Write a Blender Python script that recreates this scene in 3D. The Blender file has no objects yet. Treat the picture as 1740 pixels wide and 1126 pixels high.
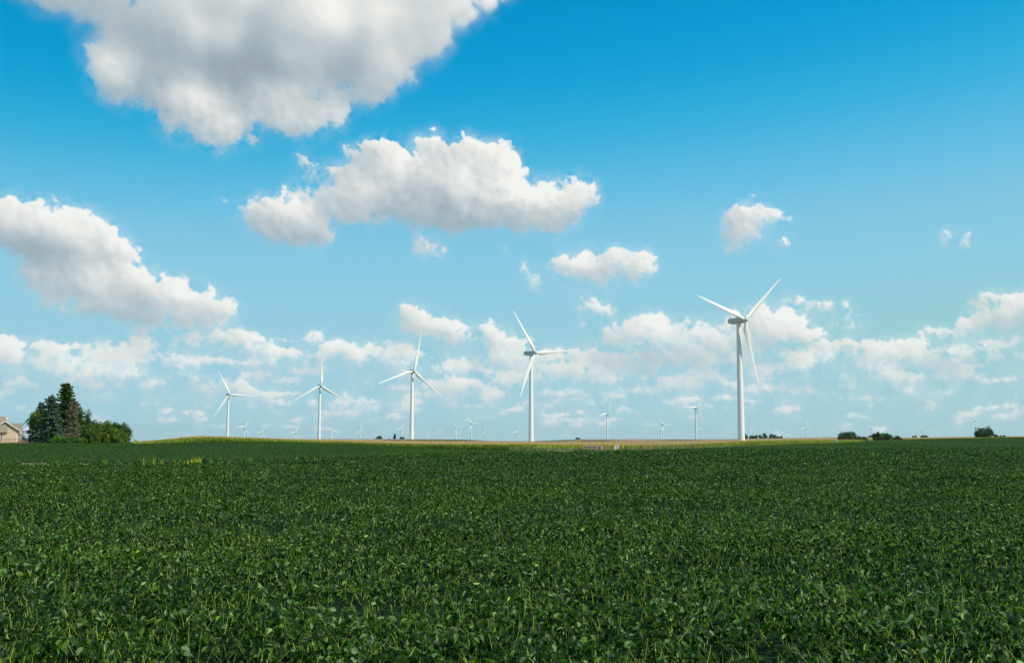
import bpy, math
import numpy as np
from mathutils import Vector, Matrix
scene = bpy.context.scene
R = math.radians
# ------------------------------------------------------------------ camera, sky, sun, exposure
F_PX, PITCH, CAM_Z = 1692.0, R(6.14), 3.0
cam_d = bpy.data.cameras.new("camera"); cam = bpy.data.objects.new("camera", cam_d)
scene.collection.objects.link(cam); scene.camera = cam
cam.location = (0, 0, CAM_Z); cam.rotation_euler = (R(90)+PITCH, 0, 0)
cam_d.sensor_width = 36; cam_d.lens = 36*F_PX/1740; cam_d.clip_start = .1; cam_d.clip_end = 60000
SUN_AZ, SUN_EL = 116.0, 43.0            # azimuth clockwise from +Y (the viewing direction)
SUN_STRENGTH, SKY_STRENGTH = 4.2, 0.10
sd = bpy.data.lights.new("sun", "SUN"); sd.energy = SUN_STRENGTH; sd.angle = R(.53); sd.color = (1, .94, .82)
so = bpy.data.objects.new("sun", sd); scene.collection.objects.link(so)
dv = Vector((math.sin(R(SUN_AZ))*math.cos(R(SUN_EL)), math.cos(R(SUN_AZ))*math.cos(R(SUN_EL)), math.sin(R(SUN_EL))))
so.rotation_euler = (-dv).to_track_quat('-Z', 'Y').to_euler()
scene.view_settings.view_transform = 'Standard'; scene.view_settings.look = 'None'
scene.view_settings.gamma = 1; scene.view_settings.exposure = 0
scene.cycles.max_bounces = 6; scene.cycles.diffuse_bounces = 2; scene.cycles.glossy_bounces = 2
scene.cycles.transmission_bounces = 2; scene.cycles.volume_bounces = 1; scene.cycles.transparent_max_bounces = 8
CLOUD_GAIN, HAZE = .92, 2.2e-5
# ---- cloud map: synthesised from puffs and noise; azimuth/elevation grid ----
CW, CH = 3072, 1536
AZ0, AZ1, EL0, EL1 = -45.0, 45.0, -2.0, 43.0
def px_dir(X, Y):
    """photo pixel -> azimuth (deg, right of +Y), elevation (deg)"""
    x, y, z = (X-870)/F_PX, 1.0, (563-Y)/F_PX
    y2 = y*math.cos(PITCH)-z*math.sin(PITCH); z2 = y*math.sin(PITCH)+z*math.cos(PITCH)
    return math.degrees(math.atan2(x, y2)), math.degrees(math.atan2(z2, math.hypot(x, y2)))
def grid(X, Y):
    a, e = px_dir(X, Y)
    return (a-AZ0)/(AZ1-AZ0)*CW, (e-EL0)/(EL1-EL0)*CH
def spectral(w, h, beta, rs, lo=0, aniso=1.0):
    fx = np.fft.rfftfreq(w)*w; fy = np.fft.fftfreq(h)*h*(w/h)*aniso
    k = np.sqrt(fx[None,:]**2+fy[:,None]**2); k[0,0] = 1
    amp = k**(-beta/2.0); amp[k < lo] = 0; amp[0,0] = 0
    ph = rs.rand(h, w//2+1)*2*np.pi
    n = np.fft.irfft2(amp*np.exp(1j*ph), s=(h, w))
    return (n/n.std()).astype(np.float32)
def blur(a, s, sy=None):
    sy = s if sy is None else sy
    h, w = a.shape
    fx = np.fft.rfftfreq(w); fy = np.fft.fftfreq(h)
    g = np.exp(-2*np.pi**2*(fx[None,:]**2*s*s+fy[:,None]**2*sy*sy))
    return np.fft.irfft2(np.fft.rfft2(a)*g, s=(h, w)).astype(np.float32)
def warp(a, dx, dy):
    h, w = a.shape
    yy, xx = np.mgrid[0:h, 0:w].astype(np.float32)
    x = np.clip(xx+dx, 0, w-1.001); y = np.clip(yy+dy, 0, h-1.001)
    x0 = x.astype(np.int32); y0 = y.astype(np.int32); fx = x-x0; fy = y-y0
    return (a[y0,x0]*(1-fx)+a[y0,x0+1]*fx)*(1-fy)+(a[y0+1,x0]*(1-fx)+a[y0+1,x0+1]*fx)*fy
# (density, puff size, [ellipses x y rx ry])
CLOUDS = [
 (1.0,1.3,[(330,-60,270,100),(560,-10,200,110),(300,60,110,70),(500,90,180,80),(225,95,55,35),(190,105,35,35),(260,150,75,40),(330,180,85,45),
       (365,232,72,26),(450,180,120,45),(540,195,50,20),(620,120,85,45),(690,50,60,60),(760,10,40,35),(838,2,28,18),(790,30,26,20),(110,-10,80,34),(55,-14,80,30),(150,18,50,22),(480,-120,330,110)]),
 (1.0,1.0,[(700,300,95,45),(640,270,40,26),(790,320,110,62),(820,268,42,26),(900,350,75,40),(965,347,42,28),(740,252,26,20),(600,335,35,38),(760,370,100,25),(915,378,45,20),(690,350,90,36)]),
 (1.0,.8,[(480,372,66,28),(430,358,28,13),(525,385,34,28),(498,402,52,20),(535,402,26,18),(450,385,34,20),(538,352,22,16)]),
 (.6,1.0,[(390,342,22,7),(530,290,28,18),(560,335,34,30),(500,335,30,16),(375,320,8,5),(590,310,24,16),(515,272,14,9)]),
 (.8,.7,[(720,411,28,12),(742,428,24,8)]),
 (.9,.8,[(1040,448,68,20),(1000,460,55,18),(965,450,28,15),(1085,465,30,15)]),
 (.42,.8,[(960,482,24,9),(905,482,15,20),(888,452,10,10),(1018,484,14,7),(850,430,14,8)]),
 (.8,.7,[(1012,523,34,13),(985,551,18,6)]),
 (.9,.8,[(1275,368,36,18),(1258,395,26,18),(1325,374,26,9),(1325,415,22,7),(1255,415,16,8)]),
 (.55,.8,[(1630,412,26,14),(1615,398,14,8)]),
 (1.0,1.0,[(10,385,75,42),(80,400,80,42),(150,420,80,36),(200,432,52,28),(130,470,95,32),(230,478,52,24),(270,500,90,28),(200,520,110,24),(360,523,40,22),(300,540,80,18),(90,495,40,14)]),
 (.7,.8,[(230,563,80,9),(360,577,80,15),(410,572,30,14),(270,583,60,9)]),
 (.9,.8,[(12,597,28,20),(-30,600,40,22)]),
 (.8,.8,[(95,618,45,16),(150,628,60,13),(205,612,28,9),(215,634,50,10)]),
 (.8,.7,[(265,607,46,10),(240,600,16,8)]),
 (.5,.7,[(25,657,48,11),(45,645,18,7),(100,665,40,8),(160,675,34,8)]),
 (.7,.7,[(455,603,32,9),(500,612,55,8),(535,572,22,10)]),
 (.85,.8,[(600,598,60,16),(575,592,22,12),(660,606,50,12),(690,602,34,12)]),
 (1.0,.8,[(722,556,42,20),(702,535,24,14),(755,558,34,16),(770,580,40,10)]),
 (.9,.7,[(835,562,22,11),(855,580,50,14),(890,592,28,8)]),
 (.8,.7,[(762,655,36,14),(735,650,24,9)]),
 (.45,.7,[(650,640,60,8),(560,632,60,9),(600,665,70,6),(430,622,50,8),(690,655,30,7)]),
 (.9,.7,[(985,634,55,15),(978,614,20,9),(1035,646,28,7),(935,625,16,7)]),
 (.75,.9,[(1110,568,95,24),(1060,575,55,13),(1115,550,40,14),(1200,580,70,22),(1170,602,85,12),(1120,617,55,8)]),
 (1.0,.9,[(1310,560,72,22),(1285,540,26,16),(1335,545,32,16),(1360,570,36,12),(1258,552,26,16)]),
 (.7,.8,[(1390,520,52,12),(1350,509,22,7)]),
 (.55,.8,[(1430,552,34,12),(1440,530,20,8)]),
 (.85,.7,[(1483,602,34,13),(1505,620,45,9),(1555,602,22,11)]),
 (.8,.8,[(1608,567,44,11),(1640,556,20,13),(1705,512,55,18),(1725,540,50,26),(1670,548,26,14),(1700,582,55,9),(1650,592,46,6),(1800,530,80,40)]),
 (.7,.6,[(1685,647,40,9),(1640,640,36,7),(1600,635,12,5)]),
 (.6,.6,[(1220,633,12,6),(1295,638,22,9),(1370,632,26,7),(1290,663,32,9),(1150,647,34,8),(1100,655,26,6)]),
 (.65,.6,[(350,656,36,9),(395,652,26,11),(372,668,30,6),(275,701,11,6),(440,668,30,6)]),
 (.32,1.0,[(1130,604,150,26),(1300,600,90,20),(640,622,130,22),(150,640,170,22),(1620,606,120,22),(1420,640,130,18),(840,610,80,16),(330,640,110,16),(460,625,90,12),(1000,668,120,12),(200,678,150,10),(560,690,120,9),(1250,690,150,10),(1600,675,140,12)]),
 (.5,.6,[(770,688,22,7),(800,690,14,7),(870,700,16,5),(985,718,16,6),(1010,715,12,6),(1085,700,16,5),(1155,690,22,6),(1360,660,22,6),(1400,672,26,6),(1350,695,24,6)]),
]
rs = np.random.RandomState(11)
for i in range(560):      # small clouds far off, low over the horizon
    y = 735-150*rs.rand()**1.25; x = rs.uniform(-420, 2160); s = (745-y)/150
    if 560 < y:
        CLOUDS.append((rs.uniform(.25,.95), .5, [(x+rs.uniform(-1,1)*30*s, y+rs.uniform(-3,3), rs.uniform(10,34)*(s+.35), rs.uniform(2.5,6.5)*(s+.4)) for _ in range(rs.randint(1,4))]))
for i in range(26):       # clouds out of frame, left, right and overhead
    x, y = (rs.uniform(-520,-120) if rs.rand() < .5 else rs.uniform(1900,2260)), rs.uniform(-450,600)
    s = .35+(650-y)/900
    CLOUDS.append((rs.uniform(.6,1), 1, [(x+rs.uniform(-1,1)*90*s, y+rs.uniform(-30,30)*s, rs.uniform(40,110)*s, rs.uniform(18,45)*s) for _ in range(6)]))
# broad light and dark inside the clouds: x y rx ry amount
SHADES = [(430,110,230,36,-.105),(300,70,110,60,-.05),(480,140,120,30,-.03),(450,-5,230,34,.13),(220,95,45,30,.05),(560,45,90,25,.07),(330,222,60,18,.03),(600,150,70,26,.05),(190,108,42,34,.07),(340,168,80,16,.05),(490,150,60,14,.05),(420,205,110,14,.05),(290,135,60,14,-.04),(420,182,90,9,-.03),(560,170,60,9,-.03),
 (760,388,170,20,-.05),(850,330,70,40,.02),(500,410,60,22,-.08),(60,430,120,26,-.09),(170,545,160,22,-.09),(200,505,60,14,-.05),(720,590,80,16,-.07),(1330,588,80,12,-.09),(1120,600,110,20,-.06)]
def cloud_map():
    rs = np.random.RandomState(5)
    Hh = np.zeros((CH, CW), np.float32); D = np.zeros((CH, CW), np.float32)
    for dens, ps, ells in CLOUDS:
        for (cx, cy, rx, ry) in ells:
            gx, gy = grid(cx, cy); ax, _ = grid(cx+1, cy); _, ay = grid(cx, cy-1)
            Rx, Ry = rx*abs(ax-gx)*1.14, ry*abs(ay-gy)*1.16
            n = int(26+1.2*(rx*ry)**.5/ps**2)
            for k in range(n):
                t = rs.rand()*2*np.pi; q = rs.rand()**.55
                r = Ry*rs.uniform(.18,.62)*ps**.3*(1.15-.62*q)
                r = max(r, 2.2)
                x, y = gx+math.cos(t)*q*Rx*.98, gy+math.sin(t)*q*Ry*(1.0 if math.sin(t) > 0 else .72)
                z0 = (1-q*q)*Ry*.7
                i0, i1, j0, j1 = int(max(0,x-r)), int(min(CW,x+r+1)), int(max(0,y-r)), int(min(CH,y+r+1))
                if i0 >= i1 or j0 >= j1: continue
                yy, xx = np.ogrid[j0:j1, i0:i1]
                d2 = 1-((xx-x)**2+(yy-y)**2)/(r*r)
                m = d2 > 0; s = np.sqrt(np.where(m, d2, 0))
                hh = np.where(m, z0+r*s, 0); dd = np.where(m, dens*np.minimum(1, 1.6*d2), 0)
                np.maximum(Hh[j0:j1,i0:i1], hh, out=Hh[j0:j1,i0:i1])
                Dv = D[j0:j1,i0:i1]; Dv[:] = Dv+(dens*1.04-Dv).clip(0)*(dd/dens)*.72
    # domain warp: big soft, then small curls; finer towards the horizon
    el = (np.arange(CH)+.5)/CH*(EL1-EL0)+EL0
    sc = np.clip(el/14, .22, 1.0)[:,None].astype(np.float32)
    wx = spectral(CW,CH,3.4,rs,16)*9+spectral(CW,CH,3.0,rs,60)*3.6+spectral(CW,CH,2.4,rs,150)*1.1
    wy = spectral(CW,CH,3.4,rs,16)*8+spectral(CW,CH,3.0,rs,60)*3.6+spectral(CW,CH,2.4,rs,150)*1.1
    D = warp(D, wx*sc, wy*sc); Hh = warp(Hh, wx*sc, wy*sc)
    n0 = spectral(CW,CH,3.0,rs,22); n1 = spectral(CW,CH,3.0,rs,50); n2 = spectral(CW,CH,2.6,rs,160)
    bil = .9-np.abs(spectral(CW,CH,3.4,rs,36)); bil2 = .9-np.abs(spectral(CW,CH,3.2,rs,90))
    Dg = blur(D, 12); gy_, gx_ = np.gradient(Dg)
    up = np.clip(.5-(gy_*.9+gx_*.5)*38, 0, 1)                       # 1 on the sunlit upper side, 0 underneath
    Ds = up*(.7*blur(D, 1.5)+.3*blur(D, 6))+(1-up)*(.35*blur(D, 4)+.65*blur(D, 12))
    rid = 1-np.abs(spectral(CW,CH,2.9,rs,40))                       # torn, ridged breaks
    e = Ds+(n0*.15+n1*.10+n2*.04*sc+(rid-.3)*.10*sc)*np.clip(Ds*2,0,1)*(1.35-Ds)-.09
    alpha = np.clip(e/(.95-.2*up), 0, 1); alpha = alpha*alpha*(3-2*alpha)
    soft = np.clip((blur(D, 10)*.6+blur(D, 22)*.4)*(1+.4*n0+.25*n1)-.05, 0, 1)          # thin veil round the bodies
    alpha = np.maximum(alpha, soft*.5)
    # relief
    big = sc*np.clip(D*2,0,1)
    Ha = blur(Hh, 3.4)+(blur(bil,1.5)*7+bil2*1.6)*big; Hb = blur(Hh, 11)*1.4+blur(bil,5)*12*big; Hc = blur(Hh, 24)*2.2
    L = np.array([.66,.60,.45])
    def lam(h):
        gy_, gx_ = np.gradient(h)
        return np.clip((-gx_*L[0]-gy_*L[1]+L[2])/np.sqrt(1+gx_**2+gy_**2), -.5, 1)
    # cloud mass standing towards the sun dims what is behind it
    od = 0
    for s, wgt in ((5,.6),(12,.8),(26,.8),(52,.6)):
        b = blur(D, s*.8)
        sh = np.roll(np.roll(b, -int(s*.8), 1), -int(s*1.15), 0)
        od = od+wgt*sh*np.clip(sc*1.3,0,1)
    lit = np.exp(-.50*od)
    pt = blur(spectral(CW,CH,3.6,rs,14), 6)
    v = .757+.135*lit+.022*lam(Ha)+.036*lam(Hb)+.095*lam(Hc)+pt*.030*big+blur(rid,2)*.022*big+.03*(1-alpha)
    thin = np.clip((.93-v)*3.2, 0, 1)*np.clip(.55+.45*n0+.3*n1, 0, 1)*(1-np.clip(blur(D, 30)*1.25-.25, 0, 1))
    alpha = alpha*(1-.55*thin)                                      # the shaded, thinner parts let the blue through
    edge = np.clip(1-np.abs(alpha-.75)*2.2, 0, 1)*up
    v = blur(v, 1.8)*(1-edge*.7)+blur(v, .8)*edge*.7+.03*edge
    near = np.clip((el-17)/4, 0, 1)[:,None].astype(np.float32)      # the nearest cloud is seen from below: soft and broad
    v = v*(1-near)+(blur(v, 11)*.80+v*.20-.004)*near
    alpha = alpha*(1-near*.65)+blur(alpha, 4.5)*near*.65
    yy, xx = np.mgrid[0:CH,0:CW].astype(np.float32)
    for (cx,cy,rx,ry,a) in SHADES:
        gx, gy = grid(cx,cy); v = v+a*np.exp(-(((xx-gx)/(rx*1.13))**2+((yy-gy)/(ry*1.13))**2))
    v = np.where(v < .86, .86-(.86-v)*.78, v)
    return alpha.astype(np.float32), np.clip(v,.3,1.0).astype(np.float32), el
alpha_, v_, el_ = cloud_map()
img = bpy.data.images.new("cloud_cover", CW, CH, alpha=True, float_buffer=True, is_data=True)
buf = np.ones((CH, CW, 4), np.float32)
buf[..., 0] = v_; buf[..., 1] = alpha_; buf[..., 2] = 0
img.pixels.foreach_set(buf.ravel()); img.update(); img.pack()
del buf
w = bpy.data.worlds.new("World"); scene.world = w; w.use_nodes = True
nt = w.node_tree; N = nt.nodes; Lk = nt.links; N.clear()
def nd(t, **k):
    n = N.new(t)
    for a, b in k.items(): setattr(n, a, b)
    return n
def mth(op, a, b=None, c=None, clamp=False):
    n = nd('ShaderNodeMath', operation=op, use_clamp=clamp)
    for i, v in enumerate((a, b, c)):
        if v is None: continue
        if isinstance(v, (int, float)): n.inputs[i].default_value = v
        else: Lk.new(v, n.inputs[i])
    return n.outputs[0]
out = nd('ShaderNodeOutputWorld'); bg = nd('ShaderNodeBackground'); bg.inputs[1].default_value = SKY_STRENGTH
Lk.new(bg.outputs[0], out.inputs[0])
sky = nd('ShaderNodeTexSky', sky_type='NISHITA', sun_disc=False, sun_elevation=R(SUN_EL), sun_rotation=R(SUN_AZ), altitude=200, air_density=1.0, dust_density=.2, ozone_density=3.0)
tc = nd('ShaderNodeTexCoord'); sx = nd('ShaderNodeSeparateXYZ'); Lk.new(tc.outputs['Generated'], sx.inputs[0])
az = mth('ARCTAN2', sx.outputs[0], sx.outputs[1]); el = mth('ARCSINE', sx.outputs[2])
u = mth('MULTIPLY_ADD', az, 2/math.pi, .5); v = mth('MULTIPLY_ADD', el, 180/math.pi/45, 2/45)
cb = nd('ShaderNodeCombineXYZ'); Lk.new(u, cb.inputs[0]); Lk.new(v, cb.inputs[1])
ti = nd('ShaderNodeTexImage', image=img, extension='MIRROR', interpolation='Cubic'); Lk.new(cb.outputs[0], ti.inputs[0])
sp = nd('ShaderNodeSeparateColor'); Lk.new(ti.outputs[0], sp.inputs[0])
# sky colour grade: the Nishita sky, tinted the cyan of the air here
def mixc(fac, a, b, bt='MIX'):
    n = nd('ShaderNodeMix', data_type='RGBA', blend_type=bt)
    for i, val in ((0, fac), (6, a), (7, b)):
        if isinstance(val, (int, float)): n.inputs[i].default_value = val
        elif isinstance(val, tuple): n.inputs[i].default_value = (*val, 1)
        else: Lk.new(val, n.inputs[i])
    return n.outputs[2]
# even out the sky's left-right falloff a little: the azimuth looked up is drawn towards the view's middle
hh_ = mth('SQRT', mth('ADD', mth('MULTIPLY', sx.outputs[0], sx.outputs[0]), mth('MULTIPLY', sx.outputs[1], sx.outputs[1])))
xx_ = mth('ADD', mth('MULTIPLY', sx.outputs[0], .35), mth('MULTIPLY', hh_, .65*math.sin(R(55)))); yy_ = mth('ADD', mth('MULTIPLY', sx.outputs[1], .35), mth('MULTIPLY', hh_, .65*math.cos(R(55))))
h2_ = mth('SQRT', mth('ADD', mth('MULTIPLY', xx_, xx_), mth('MULTIPLY', yy_, yy_))); q_ = mth('DIVIDE', hh_, mth('MAXIMUM', h2_, .0001))
zc_ = mth('MAXIMUM', sx.outputs[2], .07); cv_ = nd('ShaderNodeCombineXYZ'); Lk.new(mth('MULTIPLY', xx_, q_), cv_.inputs[0]); Lk.new(mth('MULTIPLY', yy_, q_), cv_.inputs[1]); Lk.new(zc_, cv_.inputs[2]); Lk.new(cv_.outputs[0], sky.inputs[0])
rc = nd('ShaderNodeRGBCurve'); s01 = nd('ShaderNodeVectorMath', operation='SCALE'); s01.inputs['Scale'].default_value = .1
Lk.new(sky.outputs[0], s01.inputs[0]); Lk.new(s01.outputs[0], rc.inputs['Color'])
def lin(c): c /= 255; return c/12.92 if c < .04045 else ((c+.055)/1.055)**2.4
CUR = [[(85,0),(97,0),(101.5,1),(105.5,13),(111.5,50),(120,96),(136,137),(169,154),(188,163),(202,170)],
       [(112,108),(122,130),(126,139),(131,150),(135,157),(142,171),(151.5,187),(167,201),(196,206),(206,207),(212,207)],
       [(145,165),(160,188),(165,196),(171,205),(175.5,212),(182,219),(190,226),(197,228),(207,223),(213,214)]]
for ch in range(3):
    cv = rc.mapping.curves[ch]; pts = CUR[ch]
    cv.points[0].location = (0, 0); cv.points[-1].location = (1, 1)
    for a, b in pts: cv.points.new(lin(a), lin(b))
rc.mapping.update()
s10 = nd('ShaderNodeVectorMath', operation='SCALE'); s10.inputs['Scale'].default_value = 10
Lk.new(rc.outputs[0], s10.inputs[0]); skyc = s10.outputs[0]
hzn = mth('POWER', 2.718, mth('MULTIPLY', mth('MAXIMUM', el, 0.0), -180/math.pi/2.2))
skyc = mixc(mth('MULTIPLY', hzn, .8), skyc, tuple(10*lin(q) for q in (173, 207, 213)))

# cloud brightness -> colour
t3 = mth('MULTIPLY_ADD', sp.outputs[0], 1/.22, -.72/.22, clamp=True)
ccol = mixc(t3, (.80*10, .965*10, 1.05*10), (.99*10, 1.0*10, .965*10))
vv = mth('MULTIPLY', mth('POWER', sp.outputs[0], 2.0), CLOUD_GAIN)
vm = nd('ShaderNodeVectorMath', operation='SCALE'); Lk.new(ccol, vm.inputs[0]); Lk.new(vv, vm.inputs['Scale'])
# clouds near the horizon are seen through more air
hz = mth('MULTIPLY', mth('POWER', 2.718, mth('MULTIPLY', mth('MAXIMUM', el, 0.0), -180/math.pi/4.0)), .22)
cl = mixc(hz, vm.outputs[0], skyc)
fin = mixc(sp.outputs[1], skyc, cl)
Lk.new(fin, bg.inputs[0])
w.cycles.sampling_method = 'MANUAL'; w.cycles.sample_map_resolution = 512
# ------------------------------------------------------------------ helpers
C = scene.collection
K = F_PX*1.0058
def tag(o, label=None, cat=None, group=None, kind=None):
    if label: o['label'] = label
    if cat: o['category'] = cat
    if group: o['group'] = group
    if kind: o['kind'] = kind
    return o
def link(name, me, parent=None):
    o = bpy.data.objects.new(name, me); C.objects.link(o)
    if parent is not None: o.parent = parent
    return o
def empty(name, loc=(0,0,0), rz=0):
    o = bpy.data.objects.new(name, None); C.objects.link(o); o.location = loc; o.rotation_euler = (0,0,rz); o.empty_display_size = .3
    return o
def at(X, Y, d):
    """photo pixel X, Y at depth d (metres along +Y) -> world point"""
    x, z = (X-870)/F_PX, (563-Y)/F_PX
    y2 = math.cos(PITCH)-z*math.sin(PITCH); z2 = math.sin(PITCH)+z*math.cos(PITCH)
    return Vector((x/y2*d, d, CAM_Z+z2/y2*d))
def np_mesh(name, V, F, mat, tint=None, smooth=False):
    """V (n,3), F (m,3 or 4) arrays -> mesh; tint = per-vertex rgb, for soy leaves with shade and highlights mixed in"""
    me = bpy.data.meshes.new(name); V = np.asarray(V, np.float32); F = np.asarray(F, np.int32); k = F.shape[1]
    me.vertices.add(len(V)); me.vertices.foreach_set('co', V.ravel())
    me.loops.add(F.size); me.loops.foreach_set('vertex_index', F.ravel())
    me.polygons.add(len(F)); me.polygons.foreach_set('loop_start', np.arange(0, F.size, k, dtype=np.int32))
    if smooth: me.polygons.foreach_set('use_smooth', np.ones(len(F), bool))
    if tint is not None:
        a = me.color_attributes.new('tint', 'FLOAT_COLOR', 'POINT')
        c = np.ones((len(V), 4), np.float32); c[:, :3] = tint; a.data.foreach_set('color', c.ravel())
    me.update(calc_edges=True); me.materials.append(mat)
    return me
class MB:
    """collects shapes for one mesh"""
    def __init__(s): s.v = []; s.f = []
    def add(s, v, f):
        n = len(s.v); s.v += [tuple(p) for p in v]; s.f += [tuple(i+n for i in q) for q in f]; return s
    def box(s, x0, x1, y0, y1, z0, z1):
        return s.add([(x0,y0,z0),(x1,y0,z0),(x1,y1,z0),(x0,y1,z0),(x0,y0,z1),(x1,y0,z1),(x1,y1,z1),(x0,y1,z1)],
                     [(0,3,2,1),(4,5,6,7),(0,1,5,4),(1,2,6,5),(2,3,7,6),(3,0,4,7)])
    def prism(s, poly, y0, y1):          # poly in x,z extruded along y
        n = len(poly); v = [(x,y0,z) for x,z in poly]+[(x,y1,z) for x,z in poly]
        return s.add(v, [tuple(range(n)), tuple(range(2*n-1, n-1, -1))]+[(i, i+n, (i+1)%n+n, (i+1)%n) for i in range(n)])
    def tube(s, pts, rad, n=8, cap=True):
        pts = [Vector(p) for p in pts]; rad = rad if hasattr(rad, '__len__') else [rad]*len(pts); v = []; f = []
        for i, p in enumerate(pts):
            d = (pts[min(i+1, len(pts)-1)]-pts[max(i-1, 0)]).normalized()
            a = d.cross(Vector((0,0,1)) if abs(d.z) < .9 else Vector((1,0,0))).normalized(); b = d.cross(a)
            v += [p+(a*math.cos(t)+b*math.sin(t))*rad[i] for t in [2*math.pi*k/n for k in range(n)]]
        for i in range(len(pts)-1):
            f += [(i*n+k, i*n+(k+1)%n, (i+1)*n+(k+1)%n, (i+1)*n+k) for k in range(n)]
        if cap: f += [tuple(range(n))[::-1], tuple(range((len(pts)-1)*n, len(pts)*n))]
        return s.add(v, f)
    def build(s, name, mat, parent=None, smooth=False):
        me = bpy.data.meshes.new(name); me.from_pydata(s.v, [], s.f); me.materials.append(mat)
        import bmesh
        bm = bmesh.new(); bm.from_mesh(me); bmesh.ops.recalc_face_normals(bm, faces=bm.faces[:]); bm.to_mesh(me); bm.free()
        if smooth:
            for p in me.polygons: p.use_smooth = True
            me.set_sharp_from_angle(angle=R(35))
        return link(name, me, parent)
# ------------------------------------------------------------------ materials
def material(name, col, rough=.6, spec=.3, noise=None, tint=False, transl=0, back=None, metal=0, tcol=None, bump=None):
    """noise = (scale xyz, amount); tint = multiply by the mesh's own colour attribute; back = colour of a leaf's underside"""
    m = bpy.data.materials.new(name); m.use_nodes = True; nt = m.node_tree; N = nt.nodes; L = nt.links
    P = N['Principled BSDF']; P.inputs['Roughness'].default_value = rough; P.inputs['Specular IOR Level'].default_value = spec; P.inputs['Metallic'].default_value = metal
    def mul(a, b, bt='MULTIPLY', fac=1.0):
        n = N.new('ShaderNodeMix'); n.data_type = 'RGBA'; n.blend_type = bt
        for i, val in ((0, fac), (6, a), (7, b)):
            if isinstance(val, (int, float)): n.inputs[i].default_value = val
            elif isinstance(val, tuple): n.inputs[i].default_value = (*val, 1)
            else: L.new(val, n.inputs[i])
        return n.outputs[2]
    c = col
    if tint:
        a = N.new('ShaderNodeAttribute'); a.attribute_name = 'tint'; c = mul(a.outputs['Color'], col)
    if noise:
        sc, amt = noise
        tc = N.new('ShaderNodeTexCoord'); mp = N.new('ShaderNodeMapping'); mp.inputs['Scale'].default_value = sc if hasattr(sc, '__len__') else (sc,)*3
        nz = N.new('ShaderNodeTexNoise'); nz.inputs['Detail'].default_value = 5; nz.inputs['Scale'].default_value = 1; nz.inputs['Roughness'].default_value = .6
        L.new(tc.outputs['Object'], mp.inputs[0]); L.new(mp.outputs[0], nz.inputs['Vector'])
        mr = N.new('ShaderNodeMapRange'); L.new(nz.outputs['Fac'], mr.inputs['Value'])
        mr.inputs['From Min'].default_value = .25; mr.inputs['From Max'].default_value = .75
        mr.inputs['To Min'].default_value = 1-amt; mr.inputs['To Max'].default_value = 1+amt
        cc = N.new('ShaderNodeCombineColor'); [L.new(mr.outputs[0], cc.inputs[i]) for i in range(3)]
        c = mul(c, cc.outputs[0])
        if bump:
            b = N.new('ShaderNodeBump'); b.inputs['Strength'].default_value = bump; b.inputs['Distance'].default_value = .3
            L.new(nz.outputs['Fac'], b.inputs['Height']); L.new(b.outputs[0], P.inputs['Normal'])
    if back:
        g = N.new('ShaderNodeNewGeometry'); c = mul(c, mul(c, back), 'MIX', g.outputs['Backfacing'])
    if isinstance(c, tuple): P.inputs['Base Color'].default_value = (*c, 1)
    else: L.new(c, P.inputs['Base Color'])
    if transl:
        t = N.new('ShaderNodeBsdfTranslucent'); tc_ = mul(c, tcol or (1.6,1.7,.7))
        L.new(tc_, t.inputs['Color']); mx = N.new('ShaderNodeMixShader'); mx.inputs[0].default_value = transl
        L.new(P.outputs[0], mx.inputs[1]); L.new(t.outputs[0], mx.inputs[2]); L.new(mx.outputs[0], N['Material Output'].inputs['Surface'])
    return m
M = dict(
 soil=material('soil', (.10,.075,.05), .9, .1, ((.5,.5,.5),.25)),
 land=material('land', (.085,.105,.04), .9, .1, ((.02,.02,.02),.3)),
 soy=material('soy_leaf', (1,1,1), .42, .13, None, True, .18, (2.2,2.2,1.7), tcol=(1.3,1.8,.5)),
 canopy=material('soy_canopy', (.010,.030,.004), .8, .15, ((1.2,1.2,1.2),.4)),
 corn=material('corn_leaf', (1,1,1), .6, .2, None, True, .30),
 weed=material('weed_leaf', (1,1,1), .7, .15, None, True, .2),
 tree=material('tree_leaf', (1.6,1.6,1.3), .7, .15, None, True, .2),
 bark=material('bark', (.12,.09,.065), .9, .1, ((3,3,1),.3)),
 grey_bark=material('grey_bark', (.19,.165,.145), .9, .1, ((3,3,1),.3)),
 white=material('white_paint', (.80,.80,.775), .42, .4, ((.25,.25,.06),.035)),
 nacelle=material('white_paint_shaded', (.52,.58,.55), .45, .4, ((.3,.3,.3),.05)),  # white paint darkened: the nacelle's shade is put into the colour
 dark=material('dark_gap', (.03,.03,.032), .8, .2),
 siding=material('siding', (.54,.45,.32), .7, .2, ((.3,.3,6),.05)),
 shingle=material('shingle', (.27,.225,.17), .9, .1, ((2,2,4),.18)),
 trim=material('trim', (.72,.68,.60), .6, .3, ((1,1,1),.05)),
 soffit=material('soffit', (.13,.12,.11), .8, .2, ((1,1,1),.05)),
 steel=material('corrugated_steel', (.62,.66,.68), .5, .5, ((.4,.4,3),.08), metal=.25),
 blue=material('blue_steel', (.10,.28,.42), .5, .4, ((1,1,1),.1)),
 rust=material('rusty_wood', (.36,.20,.13), .85, .1, ((1,1,3),.2)),
 wood=material('weathered_wood', (.52,.38,.29), .85, .1, ((2,2,5),.15)),
 yellow=material('yellow_paint', (.80,.52,.02), .5, .3, ((2,2,2),.08)),
 box=material('cabinet_paint', (.74,.73,.70), .5, .3, ((2,2,2),.05)),
 dirt=material('bare_dirt', (.42,.29,.20), .95, .05, ((.6,.6,.6),.2)),
 lawn=material('lawn_grass', (.085,.13,.028), .85, .1, ((.35,.35,.35),.3)),
)
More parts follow.
